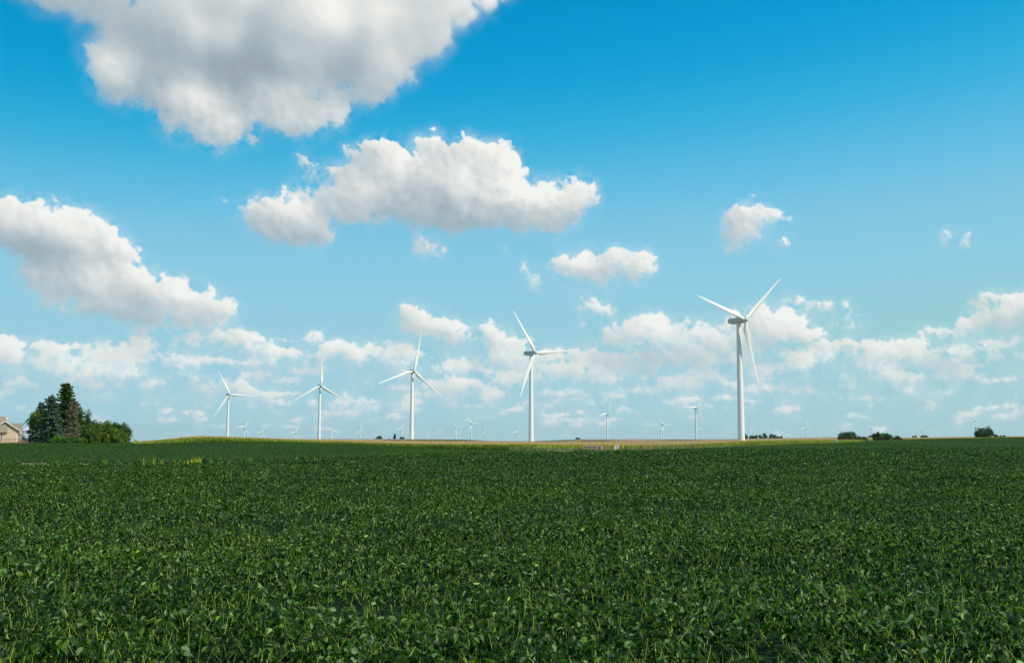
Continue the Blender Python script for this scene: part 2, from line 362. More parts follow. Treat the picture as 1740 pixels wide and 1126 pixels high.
# ------------------------------------------------------------------ the lie of the land, by column (photo x) and depth
def tab(pts):
    xs = np.arange(-400, 2141, 10.0); v = np.interp(xs, [p[0] for p in pts], [p[1] for p in pts])
    k = np.exp(-(np.arange(-6, 7)/2.2)**2); k /= k.sum(); v = np.convolve(np.pad(v, 6, 'edge'), k, 'valid')
    return lambda X: np.interp(X, xs, v)
rC = tab([(0,89),(300,91),(430,99),(600,118),(720,145),(980,165),(1220,197),(1340,215),(1460,229),(1740,263)])
rE = tab([(0,237),(200,237),(240,300),(335,370),(480,370),(560,350),(640,320),(740,270),(870,240),(980,225),(1100,260),(1220,330),(1340,420),(1460,520),(1600,600),(1740,650)])
yE = tab([(0,752.6),(200,752.6),(240,753.6),(335,751),(380,751),(480,749.6),(560,752.8),(640,757),(740,762.3),(870,765.7),(980,767.5),(1100,763.8),(1220,759.8),(1340,755.3),(1460,750.8),(1500,746.9),(1600,745),(1740,742.6)])
rF = tab([(0,300),(200,330),(240,400),(335,415),(480,410),(560,430),(640,400),(740,350),(900,330),(980,400),(1100,420),(1220,480),(1340,520),(1460,640),(1600,690),(1740,740)])
yF = tab([(0,751),(200,751),(240,750),(290,746),(335,741.4),(390,743),(480,746.2),(560,748.7),(640,751.7),(740,753.6),(900,754),(980,755),(1100,756),(1220,752),(1260,749.3),(1340,747),(1440,746.8),(1500,745.6),(1600,744.3),(1740,742)])
rS = tab([(0,600),(240,800),(300,600),(335,520),(390,650),(440,800),(500,1000),(720,1200),(900,1000),(980,1400),(1220,1500),(1300,1400),(1420,1100),(1740,1000)])
yS = tab([(0,750),(225,749.6),(240,748.7),(270,746.8),(300,743.6),(320,740.3),(335,739.3),(360,740.4),(390,741.3),(440,742.6),(500,744.9),(600,745.2),(720,745.2),(800,746),(828,748.2),(900,748.8),(940,747.4),(980,745.4),(1220,745.4),(1300,744.3),(1420,742),(1560,742.6),(1640,741.2),(1740,740.3)])
SOY_H, CORN_H = .9, 2.4
def zpx(Y, d): return CAM_Z-(Y-745)/K*d
def ground_z(x, y):
    x = np.asarray(x, float); y = np.asarray(y, float); r = np.maximum(y, 1.0)
    X = np.where(y > 1, 870+K*np.clip(x/r, -.75, .75), np.where(x > 0, 2140, -400))
    c, e, f, s = rC(X), rE(X), rF(X), rS(X)
    gE = zpx(yE(X), e)-SOY_H
    ch = np.where(X < 215, 0, np.clip((X-215)/20, 0, 1))*CORN_H
    gF = zpx(yF(X), f)-ch; gS = zpx(yS(X), s)-ch
    d0 = np.full_like(r, 0.0)
    D_ = [d0, c, c+(e-c)*.25, e, f, s, s*1.15+60, d0+3000, d0+4500, d0+16500]
    G_ = [d0, d0, -.55+0*d0-(c < 130)*.35, gE, gF, gS, gS-1.2, d0-6, d0-20, d0-46]
    z = np.zeros_like(r)
    for i in range(len(D_)-1):
        t = np.clip((r-D_[i])/np.maximum(D_[i+1]-D_[i], 1e-3), 0, 1)
        if i in (1, 2): t = t*t*(3-2*t)
        z = np.where(r >= D_[i], G_[i]*(1-t)+G_[i+1]*t, z)
    side = np.clip((y-1)/60, 0, 1)
    return z*side
def gz(x, y): return float(ground_z(np.array([x]), np.array([y]))[0])
def sheet(xs_fn, d_list, zoff, extra=None):
    """grid over columns X (photo x) and depths"""
    pass
# ground: one sheet to the horizon, polar round the camera
def build_ground():
    rr = np.concatenate([[0], np.linspace(3, 60, 12), np.linspace(66, 420, 90), np.geomspace(426, 1600, 90), np.geomspace(1650, 16000, 24)])
    aa = np.concatenate([np.linspace(-38, 38, 305), np.linspace(40, 320, 57)])
    A, Rr = np.meshgrid(np.radians(aa), rr[1:], indexing='xy')
    x = Rr*np.sin(A); y = Rr*np.cos(A); z = ground_z(x, y)
    V = np.stack([x, y, z], -1).reshape(-1, 3); n = len(aa); m = len(rr)-1
    V = np.vstack([V, [[0,0,0]]])
    i, j = np.meshgrid(np.arange(m-1), np.arange(n), indexing='ij'); j2 = (j+1) % n
    F = np.stack([i*n+j, (i+1)*n+j, (i+1)*n+j2, i*n+j2], -1).reshape(-1, 4)
    o = link('ground', np_mesh('ground', V, F, M['land'], smooth=True)); tag(o, kind='structure')
build_ground()
# ------------------------------------------------------------------ leaves
rng = np.random.RandomState(3)
def frames(az, pitch, roll):
    """unit axes: along, across, normal; pitch < 0 droops"""
    ca, sa, cp, sp_ = np.cos(az), np.sin(az), np.cos(pitch), np.sin(pitch)
    a = np.stack([ca*cp, sa*cp, sp_], -1); s = np.stack([-sa, ca, 0*sa], -1); n = np.cross(a, s)
    c, q = np.cos(roll)[:,None], np.sin(roll)[:,None]
    return a, s*c+n*q, n*c-s*q
LEAF8 = np.array([(0,0,0),(.30,.42,.07),(.30,-.42,.07),(.34,0,-.03),(.70,.34,.0),(.70,-.34,.0),(.72,0,-.10),(1.0,0,-.25)], np.float32)
LF8 = np.array([(0,3,1,1),(0,2,3,3),(1,3,6,4),(3,2,5,6),(4,6,7,7),(6,5,7,7)])
LF8T = np.array([(0,3,1),(0,2,3),(1,3,6),(1,6,4),(3,2,5),(3,5,6),(4,6,7),(6,5,7)])
LEAF4 = np.array([(0,0,0),(.42,.40,.06),(.42,-.40,.06),(1.0,0,-.16)], np.float32)
LF4T = np.array([(0,2,3),(0,3,1)])
def leaves(P, L, W, az, pitch, roll, shape, faces, sgn=1):
    a, s, n = frames(az, pitch, roll); k = len(shape)
    V = P[:,None]+a[:,None]*(shape[None,:,0,None]*L[:,None,None])+s[:,None]*(shape[None,:,1,None]*W[:,None,None])+n[:,None]*(shape[None,:,2,None]*L[:,None,None])
    F = faces[None]+(np.arange(len(P))*k)[:,None,None]
    return V.reshape(-1,3), F.reshape(-1,3)
def stick(P0, P1, w):
    """thin three-sided stalks as crossed slivers"""
    d = P1-P0; s = np.cross(d, [0,0,1.0]+rng.normal(0,.3,d.shape)); s /= np.linalg.norm(s,axis=1,keepdims=True)+1e-9
    V = np.stack([P0-s*w[:,None], P0+s*w[:,None], P1+s*w[:,None]*.5, P1-s*w[:,None]*.5], 1)
    b = (np.arange(len(P0))*4)[:,None,None]
    F = np.array([(0,1,2),(0,2,3)])[None]+b
    return V.reshape(-1,3), F.reshape(-1,3)
class Bag:
    def __init__(s): s.V=[]; s.F=[]; s.C=[]; s.n=0
    def add(s, VF, col, per):
        V, F = VF; s.V.append(V); s.F.append(F+s.n); s.n += len(V); s.C.append(np.repeat(col, per, axis=0))
    def mesh(s, name, mat, smooth=False): return np_mesh(name, np.vstack(s.V), np.vstack(s.F), mat, np.vstack(s.C), smooth)
def noise2(x, y, sc, seed):
    r = np.random.RandomState(seed); z = 0
    for k in range(7):
        a = r.rand()*6.28; f = sc*(.55+1.3*r.rand()); z = z+np.sin((x*np.cos(a)+y*np.sin(a))*f+r.rand()*6.28)
    return z/2.6
def lerp(a, b, t): return np.asarray(a)[None]*(1-t[:,None])+np.asarray(b)[None]*t[:,None]
# ------------------------------------------------------------------ soybean field: one mass of leaves nobody could count
def soybeans():
    B = Bag(); tanA = math.tan(R(29.5))
    def canopy_h(x, y):
        return .80+.11*noise2(x, y, .55, 1)+.085*noise2(x, y, 2.1, 2)+.05*noise2(x, y, 6.0, 3)
    zones = [(4.2, 14, 95, 1.0, 1), (14, 27, 72, 1.0, 1), (27, 48, 46, 1.12, 0), (48, 80, 26, 1.45, 0), (80, 130, 12, 2.0, 0), (130, 262, 5.2, 3.0, 0)]
    for d0, d1, dens, sc, fine in zones:
        area = tanA*(d1*d1-d0*d0)+18*(d1-d0); n = int(area*dens)
        y = np.sqrt(rng.uniform(d0*d0, d1*d1, n)); x = rng.uniform(-1, 1, n)*(tanA*y+9)
        X = 870+K*x/y; keep = y < rC(X)+14
        x, y = x[keep], y[keep]; n = len(x)
        h = canopy_h(x, y)*1.0
        hole = noise2(x, y, .9, 8)+.6*noise2(x, y, 2.7, 9) > 1.45
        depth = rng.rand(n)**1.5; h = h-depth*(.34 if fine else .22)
        h[hole] -= .30
        g = ground_z(x, y)
        P = np.stack([x, y, g+h], -1)
        phi = rng.uniform(0, 2*np.pi, n)
        patch = np.clip(.5+.5*noise2(x, y, .8, 5), 0, 1)
        for q in range(3):
            az = phi+(q-1)*1.75+rng.normal(0,.3,n)
            pit = rng.normal(-.62, .42, n) if q == 1 else rng.normal(-.42, .48, n)
            roll = rng.normal(0, .7, n)
            L = sc*rng.uniform(.078,.126,n)*(1 if q == 1 else .9); W = L*rng.uniform(.50,.74,n)
            t = np.clip(rng.normal(.45,.28,n)*.8+patch*.22-depth*.25, 0, 1)  # leaves deeper in the canopy get a darker tint, shade put into the colour
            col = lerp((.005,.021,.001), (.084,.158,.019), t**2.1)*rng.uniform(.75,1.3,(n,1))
            col[:,2] *= rng.uniform(.6,1.9,n)
            yl = rng.rand(n) < .004; col[yl] = (.16,.24,.03); pale = rng.rand(n) < .12; col[pale] = col[pale]*.4+np.array((.130,.190,.078))*rng.uniform(.6,1.3,(pale.sum(),1))  # the pale leaves carry the field's highlights in their colour
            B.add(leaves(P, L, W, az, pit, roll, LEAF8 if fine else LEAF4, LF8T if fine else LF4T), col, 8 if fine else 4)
        if d1 <= 80:     # pale petioles and stems between the leaves
            m = int(n*(.85 if fine else .45)); k = rng.choice(n, m)
            P1 = P[k]+np.array([0,0,.015]); P1[:,2] += rng.exponential(.028, m)
            ln = rng.uniform(.12,.34,m); a = rng.uniform(0,6.28,m); tl = rng.uniform(.1,1.0,m)
            P0 = P1-np.stack([np.cos(a)*ln*np.sin(tl), np.sin(a)*ln*np.sin(tl), ln*np.cos(tl)], -1)
            col = lerp((.14,.20,.03), (.42,.48,.09), rng.rand(m))
            B.add(stick(P0, P1, np.full(m, .0030*(1 if fine else 1.4))), col, 4)
    # the far side of the dip, too far to make out leaves: coarse tufts
    n = 420000
    X = rng.uniform(-60, 1800, n); c, e = rC(X), rE(X)
    d = c+14+(e-c-10)*rng.rand(n)**.8
    x = (X-870)/K*d; keep = (X < 222) | (X > 235) | (d < 290); x, d = x[keep], d[keep]; n = len(x)
    P = np.stack([x, d, ground_z(x, d)+SOY_H-.12+rng.uniform(-.1,.1,n)], -1)
    L = rng.uniform(.16,.30,n)*(.6+d/450); t = np.clip(rng.normal(.5,.2,n)+.18*noise2(x, d*.3, .06, 6), 0, 1)
    B.add(leaves(P, L, L*.8, rng.uniform(0,6.28,n), rng.normal(.1,.35,n), rng.normal(0,.4,n), LEAF4, LF4T), lerp((.026,.060,.008), (.060,.106,.022), t), 4)
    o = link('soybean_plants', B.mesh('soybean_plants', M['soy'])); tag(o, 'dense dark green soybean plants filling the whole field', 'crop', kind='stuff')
    # the closed canopy underneath, a rolling surface out to the crop's edge
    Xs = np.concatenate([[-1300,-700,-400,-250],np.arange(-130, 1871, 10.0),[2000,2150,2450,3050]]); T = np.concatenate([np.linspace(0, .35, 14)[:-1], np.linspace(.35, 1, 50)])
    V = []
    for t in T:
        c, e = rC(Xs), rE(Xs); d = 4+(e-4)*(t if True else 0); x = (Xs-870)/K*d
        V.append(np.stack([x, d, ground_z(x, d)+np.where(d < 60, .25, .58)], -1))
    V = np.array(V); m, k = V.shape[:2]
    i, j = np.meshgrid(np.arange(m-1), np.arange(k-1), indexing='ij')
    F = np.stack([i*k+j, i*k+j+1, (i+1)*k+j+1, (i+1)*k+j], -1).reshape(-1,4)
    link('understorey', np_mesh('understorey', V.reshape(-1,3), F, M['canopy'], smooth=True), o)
soybeans()
# ------------------------------------------------------------------ corn: green leaves with tan tassels
def cards(B, P, h, w, col, col2=None, lean=.25, az=None):
    """upright blades, a base colour and a tip colour"""
    n = len(P); a = rng.uniform(0, 6.28, n) if az is None else az
    s = np.stack([np.cos(a), np.sin(a), 0*a], -1)*w[:,None]*.5
    up = np.stack([rng.normal(0,lean,n)*h, rng.normal(0,lean,n)*h, h], -1)
    V = np.stack([P-s, P+s, P+up*.6+s*.8, P+up], 1)
    Fb = np.array([(0,1,2),(0,2,3)])[None]+(np.arange(n)*4)[:,None,None]
    B.V.append(V.reshape(-1,3)); B.F.append(Fb.reshape(-1,3)+B.n); B.n += n*4
    c = np.stack([col, col, col if col2 is None else col2, col if col2 is None else col2], 1); B.C.append(c.reshape(-1,3))
def corn():
    B = Bag()
    Xs = np.arange(228, 2001, 6.0)
    # closed top of the standing crop and its front face
    V = []; Cc = []
    lev = [('f', 0)]+[('t', t) for t in np.linspace(0, 1, 60)**1.5]
    for kind, t in lev:
        f, s = rF(Xs), rS(Xs)*1.15; d = f+5+(s-f)*t+(0 if kind == 'f' else .1); x = (Xs-870)/K*d
        z = ground_z(x, d)+(0 if kind == 'f' else CORN_H-.25)
        V.append(np.stack([x, d, z], -1))
        c = np.tile((.16,.21,.035) if kind == 'f' else (.50,.33,.17), (len(Xs),1))
        if kind != 'f':
            g = np.clip(.5+.5*noise2(x, d*.35, .012, 15), 0, 1)[:,None]; c = c*(1-.2*g)+np.array((.28,.24,.09))*.2*g
            Y = 745+(CAM_Z-z)/d*K
            for (xa, xb, ya, yb) in ((640,830,746.6,748.8),(700,815,747.0,748.6),(965,1056,747.6,749.6),(1115,1200,747.2,748.2),(900,985,747.4,749.5)):   # greener, later rows
                q = np.clip((Xs-xa)/25,0,1)*np.clip((xb-Xs)/25,0,1)*np.clip((Y-ya)/.5+1,0,1)*np.clip((yb-Y)/.5+1,0,1)*.75; c = c*(1-q[:,None])+np.array((.075,.115,.035))*q[:,None]
        Cc.append(c)
    V = np.array(V); m, k = V.shape[:2]
    i, j = np.meshgrid(np.arange(m-1), np.arange(k-1), indexing='ij')
    q = np.stack([i*k+j, i*k+j+1, (i+1)*k+j+1, (i+1)*k+j], -1).reshape(-1,4)
    B.V.append(V.reshape(-1,3)); B.F.append(np.vstack([q[:,[0,1,2]], q[:,[0,2,3]]])); B.C.append(np.vstack(Cc)); B.n = V.size//3
    # leaves of the outer rows
    n = 90000; X = rng.uniform(228, 1990, n); f = rF(X); back = rng.rand(n)**1.2*5.2; d = f-.4+back; x = (X-870)/K*d
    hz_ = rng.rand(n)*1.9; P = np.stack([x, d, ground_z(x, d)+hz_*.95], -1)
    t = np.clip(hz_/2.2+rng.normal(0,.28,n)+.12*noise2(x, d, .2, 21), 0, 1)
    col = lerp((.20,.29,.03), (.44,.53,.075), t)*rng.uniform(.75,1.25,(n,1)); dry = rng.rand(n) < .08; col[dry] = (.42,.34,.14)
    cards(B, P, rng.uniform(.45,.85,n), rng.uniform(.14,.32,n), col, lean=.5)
    # tassels standing over the crop
    n = 150000; X = rng.uniform(228, 1990, n); f = rF(X); d = f+rng.rand(n)**2.2*260; d = np.minimum(d, rS(X)*1.1); x = (X-870)/K*d
    P = np.stack([x, d, ground_z(x, d)+CORN_H-.42], -1)
    edge = np.exp(-(d-f)/np.where(X < 480, 16, 5))*np.where(X < 480, 1.3, 1)
    col = lerp((.60,.39,.20), (.30,.33,.06), np.clip(edge*.6+rng.normal(0,.18,n), 0, 1))*rng.uniform(.8,1.2,(n,1))
    cards(B, P, rng.uniform(.3,.62,n), rng.uniform(.12,.3,n)*(1+d/900), col, lean=.3)
    o = link('corn_field', B.mesh('corn_field', M['corn'])); tag(o, 'band of tall green corn with tan tassels beyond the soybeans', 'crop', kind='stuff')
corn()
# ------------------------------------------------------------------ weeds: waterway in the middle, grass along the grove, gold weeds at the near crest
def weeds():
    B = Bag(); n = 60000
    X = rng.uniform(868, 1240, n); w0 = np.clip((X-860)/60,0,1)*np.clip((1250-X)/60,0,1)
    d = rE(X)+(rF(X)-rE(X))*rng.rand(n)*1.02; x = (X-870)/K*d
    Z = ground_z(x, d)
    p1 = noise2(x, d, .22, 31); p2 = noise2(x, d, .6, 32)
    base = lerp((.085,.14,.035), (.17,.22,.045), np.clip(.5+.5*p1,0,1))
    tan = np.clip(p2-.3, 0, 1)*(X > 930); base = base*(1-tan[:,None])+np.array((.36,.28,.15))*tan[:,None]
    yel = np.clip(noise2(x, d, .35, 33)-.55, 0, 1)*(X > 985); base = base*(1-yel[:,None])+np.array((.34,.36,.04))*yel[:,None]
    rust = np.exp(-((X-952)/14)**2-((d-(rE(X)+12))/9)**2); base = base*(1-rust[:,None])+np.array((.50,.27,.09))*rust[:,None]
    h = (.6+.45*p1+.4*p2).clip(.2,1.7)*rng.uniform(.5,1.3,n)
    # low in front of the bridge and the posts so that they stand clear
    clear = (X > 984) & (X < 1066) & (d < 283) & (d > 264); h = np.where(clear, h*.35, h)
    front = (X > 975) & (X < 1110) & (d <= 264); h = np.where(front, np.clip(zpx(762.3+p2*1.6+p1*.8+rng.uniform(0,1.5,n), d)-Z, .15, 1.5), h)
    back = (X > 1000) & (X < 1200) & (d >= 283) & (d < 330); h = np.where(back & (p1 > .2), h*1.5, h)
    olive = rng.rand(n) < .3; base[olive] = base[olive]*.5+np.array((.10,.10,.05))
    cards(B, np.stack([x, d, Z], -1), h, rng.uniform(.15,.4,n), base*rng.uniform(.7,1.3,(n,1)), lean=.35)
    # narrow verge between soybeans and corn
    n = 24000; X = rng.uniform(1200, 1760, n); d = rE(X)+(rF(X)-rE(X))*rng.rand(n)*.9; x = (X-870)/K*d
    cards(B, np.stack([x, d, ground_z(x, d)], -1), rng.uniform(.3,.8,n), rng.uniform(.2,.4,n), lerp((.10,.14,.03), (.24,.24,.07), rng.rand(n)), lean=.4)
    o = link('waterway_weeds', B.mesh('waterway_weeds', M['weed'])); tag(o, 'mixed green, gold and tan weeds along the grassed waterway', 'weeds', kind='stuff')
    B = Bag()
    def clump(X0, X1, Y, n, h0, h1, c0, c1, dj=3.0, w=.05, lean=.25, stem=False):
        X = rng.uniform(X0, X1, n); d = rC(X)-2+rng.uniform(-dj, dj, n); x = (X-870)/K*d
        cards(B, np.stack([x, d, ground_z(x, d)+.75], -1), rng.uniform(h0,h1,n), np.full(n, w)*rng.uniform(.6,1.4,n), lerp(c0, c1, rng.rand(n)), lean=lean)
    clump(333, 343, 778, 60, .2,.8,(.20,.26,.03),(.52,.48,.05)); clump(318, 334, 778, 45, .1,.5,(.40,.42,.03),(.62,.55,.05)); clump(296, 316, 780, 45, .1,.45,(.22,.27,.03),(.45,.42,.06))
    clump(262, 266, 780, 16, .2,.85,(.25,.30,.04),(.5,.45,.1), w=.04); clump(274, 281, 780, 18, .2,.55,(.3,.3,.05),(.5,.4,.12), w=.04); clump(243, 249, 780, 12, .3,.9,(.2,.26,.05),(.45,.42,.1), w=.03)
    clump(420, 430, 778, 60, .2,.6,(.06,.14,.02),(.14,.22,.04))
    clump(38, 80, 785, 260, .0,.22,(.22,.20,.10),(.46,.40,.26), dj=2.5, w=.06); clump(80, 150, 785, 160, .0,.16,(.16,.17,.07),(.40,.36,.22), dj=2.5, w=.06); clump(0, 38, 785, 60, .0,.12,(.2,.2,.08),(.42,.38,.22), dj=2.5, w=.05); clump(150, 420, 785, 200, .0,.10,(.12,.15,.05),(.38,.36,.2), dj=2.5, w=.05)
    for X in (98, 180, 360, 505): clump(X-2, X+2, 780, 40, .2,.5,(.08,.17,.02),(.16,.26,.04), w=.06)
    o = link('field_weeds', B.mesh('field_weeds', M['weed'])); tag(o, 'yellow and straw-coloured weeds poking out at the near crest of the soybeans', 'weeds', kind='stuff')
weeds()
# ------------------------------------------------------------------ wind turbines (rotor radius 45 m, hub 80 m up)
RR = 45.0
def blade_mesh():
    st = [(0.9,1.0,1.0,0),(2.2,1.0,1.0,0),(3.6,1.15,.86,6),(6,1.75,.55,13),(9,1.72,.40,12),(13,1.52,.30,9),(19,1.22,.24,6),(26,.95,.20,3.5),(33,.70,.17,1.5),(39,.48,.15,0),(43,.32,.14,0),(44.6,.18,.14,0),(45,.03,.2,0)]
    n = 14; V = []; F = []
    for (z, hc, tr, tw) in st:
        w = math.radians(tw+4); f = min(1, max(0, (z-2.2)/4))     # 0 round root, 1 aerofoil
        for k in range(n):
            t = 2*math.pi*k/n; cx, sy = math.cos(t), math.sin(t)
            x = hc*cx+f*hc*.42; y = hc*tr*sy*(1-f*.45*(cx+0)) if f else hc*tr*sy
            V.append((x*math.cos(w)-y*math.sin(w), x*math.sin(w)+y*math.cos(w)-.0006*z*z, z))
    for i in range(len(st)-1):
        F += [(i*n+k, i*n+(k+1)%n, (i+1)*n+(k+1)%n, (i+1)*n+k) for k in range(n)]
    F.append(tuple(range(n))[::-1]); F.append(tuple(range((len(st)-1)*n, len(st)*n)))
    me = bpy.data.meshes.new('blade'); me.from_pydata(V, [], F); me.materials.append(M['white'])
    for p in me.polygons: p.use_smooth = True
    return me
def lathe(name, prof, mat, n=40, axis='z'):
    V = []; F = []
    for r, z in prof:
        for k in range(n):
            t = 2*math.pi*k/n; a, b = r*math.cos(t), r*math.sin(t)
            V.append((a, b, z) if axis == 'z' else (a, z, b))
    for i in range(len(prof)-1): F += [(i*n+k, i*n+(k+1)%n, (i+1)*n+(k+1)%n, (i+1)*n+k) for k in range(n)]
    F.append(tuple(range(n))[::-1]); F.append(tuple(range((len(prof)-1)*n, len(prof)*n)))
    me = bpy.data.meshes.new(name); me.from_pydata(V, [], F); me.materials.append(mat)
    import bmesh
    bm = bmesh.new(); bm.from_mesh(me); bmesh.ops.recalc_face_normals(bm, faces=bm.faces[:]); bm.to_mesh(me); bm.free()
    for p in me.polygons: p.use_smooth = True
    me.set_sharp_from_angle(angle=R(40))
    return me
BLADE = blade_mesh()
prof = []
for s in range(3):      # three bolted tower sections
    z0, z1 = s/3, (s+1)/3
    r = lambda z: 2.35-.88*z
    prof += [(r(z0)+.0, z0+.0005), (r(z1), z1-.002), (r(z1)+.05, z1-.0018), (r(z1)+.05, z1-.0002)]
TOWER = lathe('tower', prof, M['white'])                 # unit height, scaled to reach from the ground to the nacelle
HUB = lathe('spinner', [(0,-2.3),(.7,-2.15),(1.25,-1.65),(1.6,-.9),(1.7,0),(1.65,1.0),(1.4,1.2)], M['nacelle'], 24, 'y')
def nacelle_mesh():
    b = MB(); sec = [(1.3,1.35,1.5,1.5),(2.2,1.8,2.0,2.0),(7,1.85,2.05,2.1),(12.0,1.8,2.05,2.0),(14.6,1.7,2.0,1.2),(14.9,1.6,1.9,1.0)]   # y, half width, top, bottom
    V = []; n = 12
    for y, hw, tp, bt in sec:
        for k in range(n):
            t = 2*math.pi*(k+.5)/n; c, s_ = math.cos(t), math.sin(t)
            c = math.copysign(abs(c)**.28, c); s_ = math.copysign(abs(s_)**.28, s_)
            V.append((hw*c, y, (tp if s_ > 0 else bt)*s_))
    F = []
    for i in range(len(sec)-1): F += [(i*n+k, i*n+(k+1)%n, (i+1)*n+(k+1)%n, (i+1)*n+k) for k in range(n)]
    F += [tuple(range(n)), tuple(range((len(sec)-1)*n, len(sec)*n))[::-1]]
    b.add(V, F); b.box(-1.81,-1.77, 4,11,-.4,-.25)
    return b
nb = nacelle_mesh(); no = nb.build('nacelle', M['nacelle'], None, True); NAC = no.data; bpy.data.objects.remove(no)
cb_ = MB(); cb_.box(-.9,.9,11.6,13.6,1.96,2.5); cb_.tube([(.5,12.9,2.5),(.5,12.9,3.6)],.05,6); co_ = cb_.build('cooler', M['nacelle']); COOL = co_.data; bpy.data.objects.remove(co_)
door = MB(); door.box(-.45,.45,-2.43,-2.30,1.2,3.4); do_ = door.build('door', M['soffit']); DOOR = do_.data; bpy.data.objects.remove(do_)
def turbine(hx, hy, rpx, psi, yaw, label, big=False, d=None):
    """hub at photo pixel hx, hy; rpx rotor radius in photo pixels; psi first blade clockwise from up; yaw turns the rotor to the right of the line of sight"""
    d = d or RR*F_PX/rpx; a = math.atan2(hx-870, K); yaw = R(yaw)
    l = Vector((math.sin(a), math.cos(a), 0)); rt = Vector((math.cos(a), -math.sin(a), 0))
    n = -l*math.cos(yaw)+rt*math.sin(yaw); th = math.atan2(n.x, -n.y)
    hub = at(hx, hy, d); ax = hub-n*6.2
    g = gz(ax.x, ax.y); t = empty('wind_turbine', (ax.x, ax.y, g), th)
    tag(t, label, 'wind turbine', 'white wind turbines of the wind farm')
    H = hub.z-g
    tw = link('tower', TOWER, t); tw.scale = (1,1,H-1.4)
    na = link('nacelle', NAC, t); na.location = (0, -6.2, H)
    if big: link('cooler', COOL, na)
    if rpx < 22: tw.scale = (1.25,1.25,H-1.4)
    hb = link('spinner', HUB, t); hb.location = (0, -6.2, H)
    for k in range(3):
        b = link('blade', BLADE, t); b.location = (0, -6.2, H); b.rotation_euler = (0, R(psi+120*k), 0); b.scale = (1.4 if rpx < 22 else 1.12, 1, 1)
    return t
def fit(tips, hub, c):
    """least-squares radius and phase from the three tips seen in the photo"""
    an = []; rr = []
    for i, (x, y) in enumerate(tips):
        u, v = (x-hub[0])/c, -(y-hub[1]); rr.append(math.hypot(u, v)); an.append(math.degrees(math.atan2(u, v)))
    base = an[0]; p = [((x-base-120*round((x-base)/120))) for x in an]
    return sum(rr)/3, base+sum(p)/3
def big(hub, tips, yaw, label):
    r, p = fit(tips, hub, math.cos(R(yaw))); turbine(hub[0], hub[1], r, p, yaw, label, True)
big((1266,543), [(1317,474),(1292,656),(1182,494)], 44, 'tallest and nearest white wind turbine, at the right end of the row')
big((909.5,599), [(979,597),(892,673),(873,527)], 39, 'large turbine in the middle of the row, one blade across its own tower')
big((703.5,630), [(715,562),(757,671),(642,649)], 18, 'big turbine third from the right in the row, blades forming a leaning upright Y')
big((545.5,655), [(546,600),(592,680),(499,680)], 12, 'big turbine fourth from the right in the row, one blade pointing straight up')
big((390,670), [(435,672),(363,709),(370,631)], 14, 'smallest turbine of the big row, rising behind the corn hill, one blade level')
def sm(hx, hy, r, psi, label, yaw=None):
    hy += 0
    a = math.degrees(math.atan2(hx-870, K)); turbine(hx, hy, r, psi, min(46, max(5, 32+a)) if yaw is None else yaw, label)
sm(1033.5,701.3,25,15,'mid-distance turbine standing alone above the weedy culvert, one blade level to the left')
sm(1185,692.7,30,31,'mid-distance turbine just left of the tallest one, two blades raised in a V')
sm(415.9,725,17,31,'small far turbine behind the corn hill, one blade level to the left')
sm(445,734.4,12,27,'tiny hazy turbine sinking behind the corn hill, right of the small far one')
sm(503,733.6,14,19,'tiny grey-looking turbine left of the tower whose blade points straight up')
sm(565.3,732.7,12,75,'tiny turbine close right of the straight-up turbine, blades in an open V')
sm(612.9,731.4,13,0,'tiny turbine with an upright blade, left of the distant round bush')
sm(681.6,729,12,30,'tiny turbine just behind the small dark conifers, left of the third big tower')
sm(728.7,738,10,75,'tiny low turbine close right of the third big tower')
sm(775.9,726,14,75,'thin turbine, left one of the trio of far turbines between the two central big ones')
sm(780.4,736.3,9,30,'tiny turbine half hidden behind the thin left one of the trio')
sm(802.3,720,18,82,'tallest of the trio of far turbines between the two central big ones')
sm(824.6,735.5,11.5,8,'tiny turbine above the dark hollow of the corn, right of the trio')
sm(879,733.6,12,25,'tiny turbine close left of the central tower with the level blade')
sm(914.8,739.3,7,92,'faintest turbine, peeping out right behind the central tower')
sm(961.3,737,11,5,'hazy thin turbine right of the central tower, one blade upright')
sm(953.3,741,5,0,'very faint stub of a turbine left of the hazy thin one')
sm(1086.5,741.7,7,30,'very faint half-sunk turbine right of the lone mid-distance turbine')
sm(1128,722.1,17,80,'small turbine of a close pair, the taller one with blades in a wide V')
sm(1123,730.4,11,45,'small turbine of a close pair, the lower one standing just left behind')
sm(1150,737.2,8,60,'tiny V-bladed turbine between the close pair and the mid-distance turbine')
sm(1191.8,729,10,30,'tiny turbine almost touching the right side of the mid-distance tower near the tallest turbine')
sm(1280.8,727.4,11,0,'tiny turbine with an upright blade above the hazy tree row by the big tower')
sm(1281.5,734.2,10,60,'tiny turbine hidden up to its hub by the hazy tree row')
sm(1339.7,733.4,10,85,'tiny turbine just right of the hazy tree row, blades in a V')
sm(1338.6,737,8,110,'tiny turbine overlapping the V-bladed one right of the hazy tree row')
sm(1371,724.7,14.5,10,'clearest small turbine between the hazy tree row and the round dark bush')
sm(1391.5,730.1,10,350,'tiny turbine left of a pair just before the round dark bush')
sm(1400,733.9,8,0,'tiny turbine right of a pair just before the round dark bush')
sm(1482.2,728.8,11,60,'small turbine with both upper blades in a V, standing between the two dark bushes')
sm(1509.6,734,5,0,'faintest turbine above the longer of the two dark bushes')
sm(1557.6,729.4,10,95,'tiny turbine behind the small hazy shrub, left of a crossing pair')
sm(1568.3,726.6,10,25,'tiny turbine with a leaning raised blade, right of a crossing pair')
sm(1589.3,734.9,8,0,'ghostly pale turbine right of the crossing pair')
sm(1658.6,715.6,13,90,'small turbine rising out of the tree at the far right with one level blade')
sm(1657.4,724.5,8,40,'tiny turbine caught in the left edge of the far right tree')
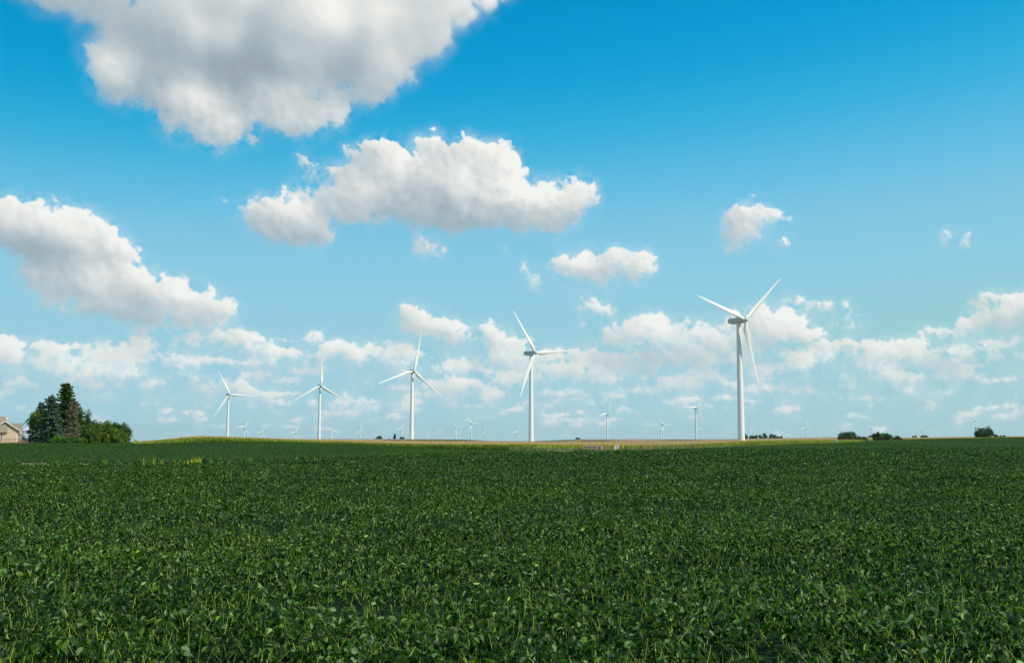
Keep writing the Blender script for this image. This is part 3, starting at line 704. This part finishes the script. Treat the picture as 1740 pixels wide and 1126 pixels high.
sm(1714.4,734,7,0,'faint turbine alone at the right edge of the view')
# ------------------------------------------------------------------ trees
trng = np.random.RandomState(17)
def leafcards(P, size, col, flat=0):
    n = len(P); az = trng.uniform(0,6.28,n); pit = trng.normal(0,.6,n)*(1-flat); roll = trng.normal(0,.7,n)
    a, s, m = frames(az, pit, roll); sh = np.array([(-.5,-.1),(.1,-.42),(.55,.05),(.0,.45)])
    V = P[:,None]+a[:,None]*(sh[None,:,0,None]*size[:,None,None])+s[:,None]*(sh[None,:,1,None]*size[:,None,None])+m[:,None]*(np.array([0,.1,0,-.05])[None,:,None]*size[:,None,None])
    return V.reshape(-1,3), np.array([(0,1,2),(0,2,3)])[None].repeat(n,0).reshape(-1,3)+np.repeat(np.arange(n)*4, 2)[:,None], np.repeat(col,4,axis=0)
def broadleaf(name, loc, h, w, label, c0, c1, n=5000, base=.12, leaf=.34, clumps=34, group=None, cat='tree', multi=False, skew=0, dep=None):
    t = empty(name, loc); tag(t, label, cat, group); dep = dep or w
    cen = []
    for _ in range(clumps*6):
        if len(cen) >= clumps: break
        p = trng.normal(0,1,3); p /= np.linalg.norm(p); p *= trng.uniform(.35,1)**.5
        if p[2] < -.8: continue
        cen.append(p)
    cen = np.array(cen); zc = h*(base+(1-base)*.5); hz = h*(1-base)*.5
    rad = trng.uniform(.16,.34,len(cen))
    P = []; N_ = []
    for c, r in zip(cen, rad):
        k = int(n/len(cen)*(.6+r*1.6)); q = trng.normal(0,1,(k,3)); q /= np.linalg.norm(q,axis=1)[:,None]; q *= trng.rand(k)[:,None]**.4
        pc = np.array([c[0]*w*.40+skew*(c[2]+1)*.3, c[1]*dep*.40, zc+c[2]*hz*.78])
        P.append(pc+q*np.array([r*w*.62, r*dep*.62, r*hz*1.15+.05*h])); N_.append(np.full(k, trng.uniform(0,1)))
    P = np.vstack(P); N_ = np.hstack(N_); P = P[P[:,2] > .05] if False else P; P[:,2] = np.maximum(P[:,2], .1)
    col = lerp(c0, c1, np.clip(N_*.6+trng.normal(.2,.22,len(P)),0,1))*trng.uniform(.75,1.25,(len(P),1))
    V, F, Cc = leafcards(P, leaf*trng.uniform(.6,1.4,len(P)), col)
    link('crown', np_mesh('crown', V, F, M['tree'], Cc), t)
    b = MB(); rt = max(.05, w*.022)
    stems = [(0,0)] if not multi else [(-.25*w*.5,0),(.0,.1),(.28*w*.5,-.05)]
    for sx, sy in stems:
        b.tube([(sx,sy,-.2),(sx+.02*h,sy,h*.3),(sx-.01*h,sy+.02*h,h*.6),(sx,sy,h*.88)],[rt*1.5,rt,rt*.6,rt*.15],7)
        for c in cen[:10]:
            e = Vector((c[0]*w*.40, c[1]*dep*.40, zc+c[2]*hz*.78)); z0 = max(h*base*.7, e.z*.55); b.tube([(sx,sy,z0),e*.5+Vector((sx*.5,0,z0*.5+.05*h)),e],[rt*.5,rt*.3,rt*.1],5)
    b.build('trunk', M['bark'], t)
    return t
def conifer(name, loc, h, w, label, c0, c1, whorls=26, leaf=.36, per=26, top=.04, cat='tree', group=None, droop=.25, bare=0, bark='bark', shape=.8, base=.03, density=1.0):
    t = empty(name, loc); tag(t, label, cat, group)
    b = MB(); b.tube([(0,0,-.2),(0,0,h*.5),(0,0,h*.99)],[h*.022,h*.013,h*.002],8)
    P = []; cl = []; S = []
    for k in range(whorls):
        f = base+(1-base-top)*(k/whorls)**.95; z = h*f; Lr = w*.5*((1-f)**shape)*trng.uniform(.70,1.12)+.15
        nb_ = trng.randint(6, 10); a0 = trng.rand()*6.28
        for j in range(nb_):
            a = a0+j*6.283/nb_+trng.normal(0,.3); L = Lr*trng.uniform(.55,1.2); up = trng.normal(.12,.16)
            pts = []
            for u_ in np.linspace(0,1,5): pts.append((math.cos(a)*L*u_, math.sin(a)*L*u_, z+L*(up*u_-droop*u_*u_*(1.1-.4*f)+.10*u_**4)))
            b.tube(pts, [max(.012,h*.003*(1-u_*.8)) for u_ in np.linspace(0,1,5)], 3, cap=False)
            m = int(per*L/(w*.5)*density*1.5)+7; u_ = trng.uniform(.02,1.04,m)**.8; sd_ = trng.normal(0,1,m)*(.05+.10*L*(1.1-u_))
            x = math.cos(a)*L*u_-math.sin(a)*sd_; y = math.sin(a)*L*u_+math.cos(a)*sd_
            zz = z+L*(up*u_-droop*u_*u_*(1.1-.4*f)+.10*u_**4)-np.abs(trng.normal(0,.22,m))+.06
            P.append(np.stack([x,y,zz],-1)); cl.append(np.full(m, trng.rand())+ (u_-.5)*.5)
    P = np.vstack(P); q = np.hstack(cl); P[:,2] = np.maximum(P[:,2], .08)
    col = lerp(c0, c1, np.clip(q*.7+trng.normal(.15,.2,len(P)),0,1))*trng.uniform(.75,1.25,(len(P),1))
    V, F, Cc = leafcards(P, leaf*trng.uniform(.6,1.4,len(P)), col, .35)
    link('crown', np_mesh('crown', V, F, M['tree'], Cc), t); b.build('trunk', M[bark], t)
    return t
def place(X, Yb, d): p = at(X, Yb, d); return (p.x, p.y, gz(p.x, p.y))
def hgt(Ytop, X, d): p = at(X, Ytop, d); return p.z-gz(p.x, p.y)
px_m = lambda n, d: n*d/F_PX
G = 'trees of the grove beside the house'
conifer('pine_tree', place(109,750,276), hgt(646,109,276), px_m(66,276), 'tall dark green pine, the highest top of the grove', (.012,.036,.008),(.055,.10,.02), whorls=34, per=95, leaf=.46, shape=.66, droop=.14, group=G, base=.1)
conifer('spruce_tree', place(84,750,259), hgt(668,84,259), px_m(62,259), 'broad blue-grey spruce in front of the tall pine', (.030,.052,.042),(.105,.150,.125), whorls=38, per=85, leaf=.36, shape=.66, droop=.3, group=G)
conifer('spruce_tree', place(67,751,266), hgt(680,67,266), px_m(44,266), 'smaller blue-grey spruce on the house side of the broad one', (.028,.050,.036),(.09,.13,.10), whorls=30, per=60, leaf=.36, shape=.62, droop=.28, group=G)
conifer('dying_spruce', place(122,751,252), hgt(671,122,252), px_m(36,252), 'half-dead spruce with bare grey-brown twigs', (.085,.080,.062),(.175,.165,.135), whorls=34, per=30, leaf=.22, shape=.62, droop=.25, group=G, bark='grey_bark')
broadleaf('leafy_tree', place(58.5,752,263), hgt(696,58,263), px_m(29,263), 'slim bright green leafy tree with a bare trunk beside the grain bin', (.035,.075,.010),(.13,.20,.025), n=3200, base=.22, leaf=.32, clumps=26, group=G)
broadleaf('leafy_tree', place(137,751,272), hgt(688,137,272), px_m(34,272), 'rounded green tree behind the half-dead spruce', (.020,.055,.014),(.075,.125,.040), n=5200, base=.02, leaf=.36, clumps=34, group=G)
broadleaf('leafy_tree', place(146,751,262), hgt(706,144,262), px_m(28,262), 'low green tree between the half-dead spruce and the junipers', (.018,.055,.010),(.07,.13,.025), n=4200, base=.0, leaf=.32, clumps=26, group=G)
J = 'junipers along the right half of the grove'
for X, Yt, W, d, lab, c0, c1 in [
  (162,710,26,266,'upright grey-green juniper with a pointed top, next to the tall trees',(.025,.050,.022),(.09,.13,.06)),
  (177,716,34,256,'broad yellow-green juniper in the middle of the low row',(.035,.065,.010),(.12,.165,.028)),
  (191,712,34,262,'dark green bushy tree behind the yellow-green junipers',(.018,.048,.012),(.07,.12,.03)),
  (207,717,34,264,'rounded green bush at the right end of the grove',(.022,.055,.020),(.075,.125,.045)),
  (158,727,30,252,'low wide yellow-green juniper at the foot of the pointed one',(.03,.06,.01),(.10,.15,.03)),
  (199,728,34,252,'low yellow-green juniper in front of the right-hand bush',(.035,.065,.010),(.115,.165,.028))]:
    broadleaf('juniper', place(X,751,d), hgt(Yt,X,d), px_m(W,d), lab, c0, c1, n=5600, base=-.12, leaf=.30, clumps=40, group=J, cat='juniper', multi=True)
S_ = 'shrubs at the foot of the grove'
for X, Yt, W, d, lab, c0, c1 in [
  (99,738,28,247,'bright green shrub under the broad spruce',(.03,.09,.012),(.10,.19,.03)),
  (74,745,30,248,'very dark low shrub right of the slim leafy tree',(.008,.022,.008),(.03,.06,.015)),
  (114,741,30,246,'short green shrub at the foot of the half-dead spruce',(.02,.065,.01),(.07,.14,.03)),
  (137,741,24,247,'light green shrub right of the half-dead spruce',(.025,.07,.01),(.08,.15,.03))]:
    broadleaf('shrub', place(X,752,d), hgt(Yt,X,d), px_m(W,d), lab, c0, c1, n=2600, base=-.25, leaf=.26, clumps=18, group=S_, cat='shrub', multi=True)
FB = 'far trees and bushes on the plain'
def far(X, Yt, Wp, d, lab, c0=(.018,.042,.016), c1=(.06,.10,.035), n=2600, cl=24, base=-.1, name='bush', cat='bush', Yb=None):
    p = at(X, Yt, d); g = gz(p.x, p.y); h = p.z-g
    broadleaf(name, (p.x, p.y, g), h, px_m(Wp,d), lab, c0, c1, n=n, base=max(base,-.3), leaf=max(.35, d*.0008), clumps=cl, group=FB, cat=cat, multi=True, dep=px_m(Wp,d)*.8)
far(1440,733,40,640,'rounded dark green bush, left one of the two on the right horizon', n=5000, cl=36)
far(1462,739.5,24,645,'low tail of greenery at the right of the rounded bush', n=1800, cl=14)
far(1491,733,24,650,'taller round head of the longer dark bush', n=3400, cl=26)
far(1507,735,24,655,'middle lobe of the longer dark bush', n=2600, cl=20)
far(1524,739,20,655,'low right end of the longer dark bush', n=1700, cl=14)
far(1672,723.5,34,760,'dark green tree with a broad crown at the far right', name='leafy_tree', cat='tree', n=5200, cl=36)
far(1660,731,18,765,'thin airy tree at the left side of the far right tree', name='leafy_tree', cat='tree', c1=(.07,.10,.05), n=1300, cl=14)
far(1688,736.5,16,765,'light green bush under the far right tree', c0=(.03,.06,.015), c1=(.08,.13,.03), n=1300, cl=10)
far(1703,738.5,14,775,'tiny low shrub trailing off right of the far right tree', n=700, cl=8)
for X,Yt,Wp,lab in [(1268,736,11,'small pale tree touching the tallest tower'),(1281,738,18,'low left part of the hazy tree row'),(1296,736,17,'highest crown of the hazy tree row'),(1313,736.5,17,'second rounded crown of the hazy tree row'),(1325,739,12,'low right end of the hazy tree row')]:
    far(X,Yt,Wp,1900,lab, n=1500, cl=14, name='leafy_tree', cat='tree', c0=(.02,.045,.025), c1=(.05,.085,.05))
for X,Yt,Wp,d,lab in [(1480,737.5,12,2300,'hazy shrub between the two dark bushes, under the V-bladed turbine'),(1554,737.5,9,2300,'small hazy shrub under the crossing pair of turbines'),(1570,738,18,2300,'wider hazy shrub right under the crossing pair'),
   (642,739.5,20,1900,'small round bush on the horizon between two big towers'),(671,736.5,6,1900,'narrow conifer-like tree left of the third big tower'),(683,741,9,1900,'low bush close to the third big tower'),(983,743.3,12,2600,'low dark bush on the horizon right of the central tower'),(661,744,3,1900,'speck of a bush between the round bush and the narrow tree')]:
    far(X,Yt,Wp,d,lab, n=1300, cl=12, c0=(.015,.035,.02), c1=(.045,.075,.045))
# ------------------------------------------------------------------ farmstead at the left edge
def W(X, Y, d): p = at(X, Y, d); return p.x, p.z
D = 300.0
hp = at(10,750,D); ha = math.atan2(hp.x, hp.y)
h = empty('house', (hp.x, D, gz(hp.x, D)), -ha); tag(h, 'beige farmhouse with grey shingle roofs cut off by the left edge', 'house')
def hb(mb, name, mat, par=h):      # built in the house's own frame, which faces the camera
    o = mb.build(name, M[mat], par); o.location = (0, -D, -h.location.z); return o
W0 = W
def W(X, Y, d): dd = D+(d-D)*math.cos(ha); return (X-10)*dd*math.cos(ha)/K, at(X, Y, dd).z
zg = h.location.z-.1
xL, zE = W(-75,732,D); xR, _ = W(7.5,732,D); _, zR = W(0,707.5,D+5)
b = MB(); b.box(xL, xR, D, D+10, zg, zE+.1)                     # main block
x0, _ = W(-20,732,D+2); x1, _ = W(33,732,D+2); xa, zA = W(7,716.5,D+2); _, zE2 = W(33,732.5,D+2)
b.prism([(x0,zg),(x1,zg),(x1,zE2),(xa,zA),(x0,zE2)], D+2.1, D+14)   # gabled wing
x2, _ = W(15,730,D+13); x3, zE3 = W(35,731,D+13); b.box(x2, x3, D+14.2, D+21, zg, zE3)
wall = hb(b, 'wall', 'siding')
b = MB()
b.add([(xL,D-.7,zE-.25),(xR+.7,D-.7,zE-.25),(xR-.05,D+5,zR),(xL,D+5,zR),(xL,D+10.7,zE-.25),(xR+.7,D+10.7,zE-.25),(xL,D-.7,zE-.45),(xR+.7,D-.7,zE-.45)], [(0,1,2,3),(3,2,5,4),(1,5,2),(6,7,1,0)])
s = (zA-zE2)/(x1-xa)
b.prism([(xa,zA+.28),(x1+.55,zE2+.28-.55*s),(x1+.55,zE2+.06-.55*s),(xa,zA+.06),(x0-.5,zE2+.06-.5*s),(x0-.5,zE2+.28-.5*s)], D+1.55, D+14.6)
_, zR3 = W(20,718.8,D+18)
b.add([(x2-.4,D+13.6,zE3-.15),(x3+.5,D+13.6,zE3-.15),(x3+.2,D+18,zR3),(x2-.4,D+18,zR3),(x2-.4,D+22,zE3-.15),(x3+.5,D+22,zE3-.15)], [(0,1,2,3),(3,2,5,4),(1,5,2),(0,3,4)])
roof = hb(b, 'roof', 'shingle')
b = MB()     # rake boards and fascia
b.prism([(xa,zA+.32),(x1+.6,zE2+.32-.6*s),(x1+.6,zE2+.02-.6*s),(xa,zA+.02)], D+1.45, D+1.54)
b.prism([(xa,zA+.32),(xa,zA+.02),(x0-.6,zE2+.02-.6*s),(x0-.6,zE2+.32-.6*s)], D+1.45, D+1.54)
b.box(x1-.1, x1+.62, D+1.42, D+1.56, zE2-.75*s-.1, zE2-.75*s+.18)
hb(b, 'fascia', 'trim')
b = MB(); b.box(xL, xR+.62, D-.62, D-.005, zE-.52, zE-.455)
b.prism([(xa,zA-.02),(x1+.4,zE2-.02-.4*s),(x1+.4,zE2-.34-.4*s),(xa,zA-.34)], D+1.95, D+2.09)
hb(b, 'soffit', 'soffit')
b = MB(); b.tube([(x1+.08,D+2.0,zg),(x1+.08,D+2.0,zE2-.5)],.06,6); hb(b, 'downspout', 'soffit')
b = MB(); b.box(xL+11.9,xR-.02,D-.03,D-.004,zg+.9,zg+1.0); b.box(xR-1.0,xR-.72,D-.05,D-.006,zg,zE-.6); hb(b, 'corner_board', 'soffit')
b = MB(); b.box(x1-1.05,x1-.75,D+2.0,D+2.09,zg+.2,zE2-1.0); hb(b, 'side_door', 'trim')
vx, vz = W(9.5,711.5,D+6); b = MB(); b.tube([(vx,D+6,zA-.6),(vx,D+6,vz+.15)],.10,8); b.box(vx-.28,vx+.28,D+5.8,D+6.2,vz-.2,vz+.45); hb(b, 'roof_vent', 'trim')
# grain bin with auger
W = W0
Db = 372.0; cx = at(46.5,745,Db).x; rB = px_m(13,Db); gB = gz(cx, Db); zTop = W(46,723.3,Db)[1]; zEv = W(46,732.3,Db)[1]
t = empty('grain_bin', (cx, Db, gB)); tag(t, 'round silver grain bin with a conical roof between the house and the trees', 'grain bin')
prof = []; nb2 = 9
for i in range(nb2):
    a_, b2 = (zEv-gB)*i/nb2, (zEv-gB)*(i+1)/nb2; prof += [(rB, a_+.01), (rB+.035, (a_+b2)/2), (rB, b2-.01)]
link('wall', lathe('wall', prof, M['steel'], 48), t)
link('roof', lathe('roof', [(rB+.14, zEv-gB-.05),(rB+.14, zEv-gB+.03),(.45, zTop-gB-.25),(.42, zTop-gB+.1),(.05, zTop-gB+.25)], M['steel'], 48), t)
b = MB(); b.box(-.35,.35,-rB-.08,-rB-.036,.4,2.2); b.build('hatch', M['soffit'], t)
b = MB()
for sx in (-.22,.22): b.tube([(sx+2.0,-rB+.25,.3),(sx+2.0,-rB+.25,zEv-gB)],.03,5)
for i in range(14): b.tube([(1.78,-rB+.25,.4+i*.24),(2.22,-rB+.25,.4+i*.24)],.015,4)
b.build('ladder', M['steel'], t)
Da = 368.0; t = empty('grain_auger', (at(40,745,Da).x, Da, gz(at(40,745,Da).x, Da))); tag(t, 'thin blue auger tube slanting up beside the grain bin', 'auger')
o0 = Vector(t.location)
def V3(X, Y, d): return at(X, Y, d)-o0
b = MB(); b.tube([V3(33,727,Da), V3(48.5,711,Da)], .20, 8); b.build('tube', M['blue'], t)
b = MB(); b.tube([V3(44.6,714.5,Da), V3(44.2,724.5,Da)], .08, 6); b.tube([V3(47,713,Da), V3(47.2,723.5,Da)], .06, 6); b.build('spout', M['blue'], t)
b = MB(); b.tube([V3(33,727,Da), V3(33.2,745,Da)], .08, 6); b.tube([V3(37,723,Da), V3(36.2,745,Da)], .08, 6); b.build('support', M['blue'], t)
t = empty('cable', at(12,714,330)); tag(t, 'thin blue cable sagging above the house roof', 'cable'); o0 = Vector(t.location)
b = MB(); b.tube([V3(12,714.3,330), V3(17,717,330), V3(24,719.3,330)], .045, 5); b.build('wire', M['blue'], t)
# rust-brown yard fence
Df = 283.0; f0 = at(8,748,Df); t = empty('yard_fence', (f0.x, Df, gz(f0.x, Df))); tag(t, 'low rust-brown fence of posts and wire in front of the house', 'fence'); o0 = Vector(t.location)
fx1 = at(62,748,Df).x; posts = np.linspace(f0.x, fx1, 10)
for x in posts:
    g = gz(x, Df); b = MB(); b.tube([(x-o0.x,0,g-o0.z-.3),(x-o0.x,0,g-o0.z+1.45)],.05,6); b.build('post', M['rust'], t)
for hh in (.12,1.4):
    b = MB(); b.tube([(x-o0.x,0,gz(x,Df)-o0.z+hh) for x in posts], .04, 5); b.build('rail', M['rust'], t)
b = MB()
for q in np.linspace(.25,1.28,7): b.tube([(x-o0.x,0,gz(x,Df)-o0.z+q) for x in posts], .014, 4, cap=False)
for x in np.arange(f0.x, fx1, .22): b.tube([(x-o0.x,.02,gz(x,Df)-o0.z+.12),(x-o0.x,.02,gz(x,Df)-o0.z+1.4)], .009, 3, cap=False)
b.build('wire_mesh', M['rust'], t)
# patches of yard: bare dirt and lawn, just proud of the land
def patch(name, X0, X1, d0, d1, mat, lift, grow=0, kind='structure'):
    Xs = np.linspace(X0, X1, 40); ds = np.linspace(d0, d1, 24); XX, DD = np.meshgrid(Xs, ds); x = (XX-870)/K*DD
    V = np.stack([x, DD, ground_z(x, DD)+lift], -1); m, k = V.shape[:2]
    i, j = np.meshgrid(np.arange(m-1), np.arange(k-1), indexing='ij'); F = np.stack([i*k+j, i*k+j+1, (i+1)*k+j+1, (i+1)*k+j], -1).reshape(-1,4)
    o = link(name, np_mesh(name, V.reshape(-1,3), F, M[mat], smooth=True)); tag(o, kind=kind); return o
patch('lawn', -140, 232, 238, 290, 'lawn', .06); patch('yard', -140, 150, 279, 340, 'dirt', .10)
B = Bag(); n = 9000; X = trng.uniform(-60, 300, n); d = 238+44*trng.rand(n)**1.5; x = (X-870)/K*d
cards(B, np.stack([x,d,ground_z(x,d)],-1), trng.uniform(.12,.4,n), trng.uniform(.15,.35,n), lerp((.10,.16,.025),(.26,.30,.06),trng.rand(n)), lean=.5)
tag(link('lawn_grass', B.mesh('lawn_grass', M['weed'])), 'light green rough grass in front of the house and the grove', 'grass', kind='stuff')
# mound of earth and a low stack of rusty pipe beyond the fence
def mound(name, X, d, wpx, hpx, lab, mat):
    p = at(X, 745, d); g = gz(p.x, d); t = empty(name, (p.x, d, g)); tag(t, lab, 'mound'); w_, h_ = px_m(wpx, d)/2, px_m(hpx, d)
    V = [(0,0,h_)]; F = []; n = 18; rg = 4
    for r_ in range(1, rg+1):
        for k in range(n):
            a = 6.283*k/n; q = r_/rg*(1+.12*math.sin(3*a+X)); V.append((w_*q*math.cos(a), w_*.7*q*math.sin(a), h_*(1-(r_/rg)**1.6)*(1+.15*math.sin(5*a))-(.2 if r_ == rg else 0)))
    F = [(0,1+k,1+(k+1)%n) for k in range(n)]+[(1+(r_-1)*n+k,1+r_*n+k,1+r_*n+(k+1)%n,1+(r_-1)*n+(k+1)%n) for r_ in range(1,rg) for k in range(n)]
    me = bpy.data.meshes.new('heap'); me.from_pydata(V, [], F); me.materials.append(M[mat]); [setattr(p_, 'use_smooth', True) for p_ in me.polygons]; link('heap', me, t)
mound('earth_mound', 70, 310, 18, 9, 'tan heap of earth behind the slim leafy tree', 'dirt')
mound('earth_mound', 51, 300, 14, 5, 'low reddish heap of earth behind the yard fence', 'rust')
t = empty('pipe_stack', (at(44,747,296).x, 296, gz(at(44,747,296).x, 296))); tag(t, 'low stack of rusty pipes behind the yard fence', 'pipes')
for i, (dx, dz) in enumerate([(0,.18),(0,.18),(0,.5)]):
    b = MB(); yy = (-.2,.2,0)[i]; b.tube([(-2.2,yy,dz),(2.2,yy,dz)],.17,10); b.build('pipe', M['rust'], t)
# ------------------------------------------------------------------ things on the waterway
Dc = 271.0; p = at(1008,760,Dc); t = empty('timber_bridge', (p.x, Dc, gz(p.x, Dc))); tag(t, 'low weathered timber bridge rail with dark gaps, half sunk in the weeds', 'bridge'); o0 = Vector(t.location)
xa_, xb_ = at(991,760,Dc).x-o0.x, at(1025,760,Dc).x-o0.x; zt = at(1008,756.8,Dc).z-o0.z
b = MB(); b.box(xa_, xb_, -.12, .12, zt-.22, zt); b.box(xa_, xb_, -.10, .10, zt-.75, zt-.6); b.build('rail', M['wood'], t)
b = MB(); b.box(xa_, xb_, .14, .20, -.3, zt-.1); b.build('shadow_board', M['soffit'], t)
for x in list(np.linspace(xa_, xb_-2.4, 7))+list(np.linspace(xb_-2.0, xb_-.9, 5)):
    b = MB(); b.box(x, x+.16, -.14, -.125, -.3, zt-.02); b.build('post', M['wood'], t)
b = MB(); b.box(xb_-.75, xb_+.05, -.35, .3, -.4, zt+.05); b.build('end_block', M['wood'], t)
b = MB(); b.box(xb_-3.6, xb_+.6, -.7, -.45, -.4, .45); b.build('kerb_beam', M['wood'], t)
Dp = 272.0
def post(X, Yt, col, lab, r_=.16, cat='marker post', name='marker_post', d=Dp, capm=None):
    p = at(X, Yt, d); g = gz(p.x, d); t = empty(name, (p.x, d, g)); tag(t, lab, cat); H = p.z-g
    b = MB(); b.tube([(0,0,-.2),(0,0,H*.9),(0,0,H)],[r_,r_,r_*.55],10); b.build('pole', M[col], t)
    b = MB(); b.tube([(0,0,H*.93),(0,0,H*.97)],r_*1.12,10); b.build('band', M[capm or 'dark'], t)
post(1043.6,753.2,'yellow','yellow marker post left of the white cabinet',.15)
post(1052,753.0,'yellow','yellow marker post rising behind the white cabinet',.15,d=276.0)
post(1058,752.8,'yellow','tallest yellow marker post right of the white cabinet',.16)
post(1025.6,755.0,'dark','thin dark post at the right end of the timber bridge',.07)
post(984,756.0,'dark','thin dark stake left of the timber bridge',.08)
post(989.5,756.8,'rust','short orange-brown stake at the left end of the timber bridge',.10)
post(1047.4,757.0,'dark','thin dark stake in front of the white cabinet',.06,d=270.0)
p = at(1049,759,Dp+.8); gq = gz(p.x, Dp+.8); t = empty('utility_cabinet', (p.x, Dp+.8, gq)); tag(t, 'low white utility cabinet among the yellow posts', 'cabinet')
hw = px_m(4.2,Dp); Ht = at(1049,756.0,Dp).z-gq
b = MB(); b.box(-hw,hw,-.35,.35,0,Ht-.09); b.build('cabinet_body', M['box'], t)
b = MB(); b.box(-hw-.05,hw+.05,-.40,.40,Ht-.085,Ht); b.build('lid', M['box'], t)
for sx in (-.5,.5): b = MB(); b.box(sx*hw-.03, sx*hw+.03, -.375,-.353,Ht*.35,Ht*.6); b.build('handle', M['soffit'], t)
p = at(1050,757,Dp+1.5); t = empty('antenna_rod', (p.x, Dp+1.5, gz(p.x, Dp+1.5))); tag(t, 'slender tilted rod sticking up beside the white cabinet', 'rod'); o0 = Vector(t.location)
b = MB(); b.tube([Vector((0,0,0)), V3(1048,748.5,Dp+1.5)], [.045,.02], 6); b.build('rod', M['wood'], t)
p = at(1421,748,560); t = empty('pipeline_marker', (p.x, 560, gz(p.x, 560))); tag(t, 'small pale blue marker at the corn edge left of the round bush', 'marker')
H = at(1421,746,560).z-t.location.z; b = MB(); b.tube([(0,0,-.2),(0,0,H-.8)],.08,6); b.build('pole', M['box'], t)
mk = material('blue_vent_paint', (.33,.45,.66), .5, .3, ((1,1,1),.05)); b = MB(); b.tube([(0,0,H-1.2),(0,0,H-.3),(0,0,H)],[.6,.6,.35],12); b.build('cap', mk, t)
# ------------------------------------------------------------------ haze: even air round everything
hm = bpy.data.materials.new('air'); hm.use_nodes = True; N_ = hm.node_tree.nodes; N_.remove(N_['Principled BSDF'])
pv = N_.new('ShaderNodeVolumePrincipled'); pv.inputs['Color'].default_value = (.80,.93,1,1); pv.inputs['Density'].default_value = HAZE; pv.inputs['Anisotropy'].default_value = .25
hm.node_tree.links.new(pv.outputs[0], N_['Material Output'].inputs['Volume'])
if HAZE > 0:
    b = MB(); b.box(-17000,17000,-17000,17000,-49,150); o = b.build('haze', hm); tag(o, 'pale summer haze lying over the plain', 'haze', kind='stuff')
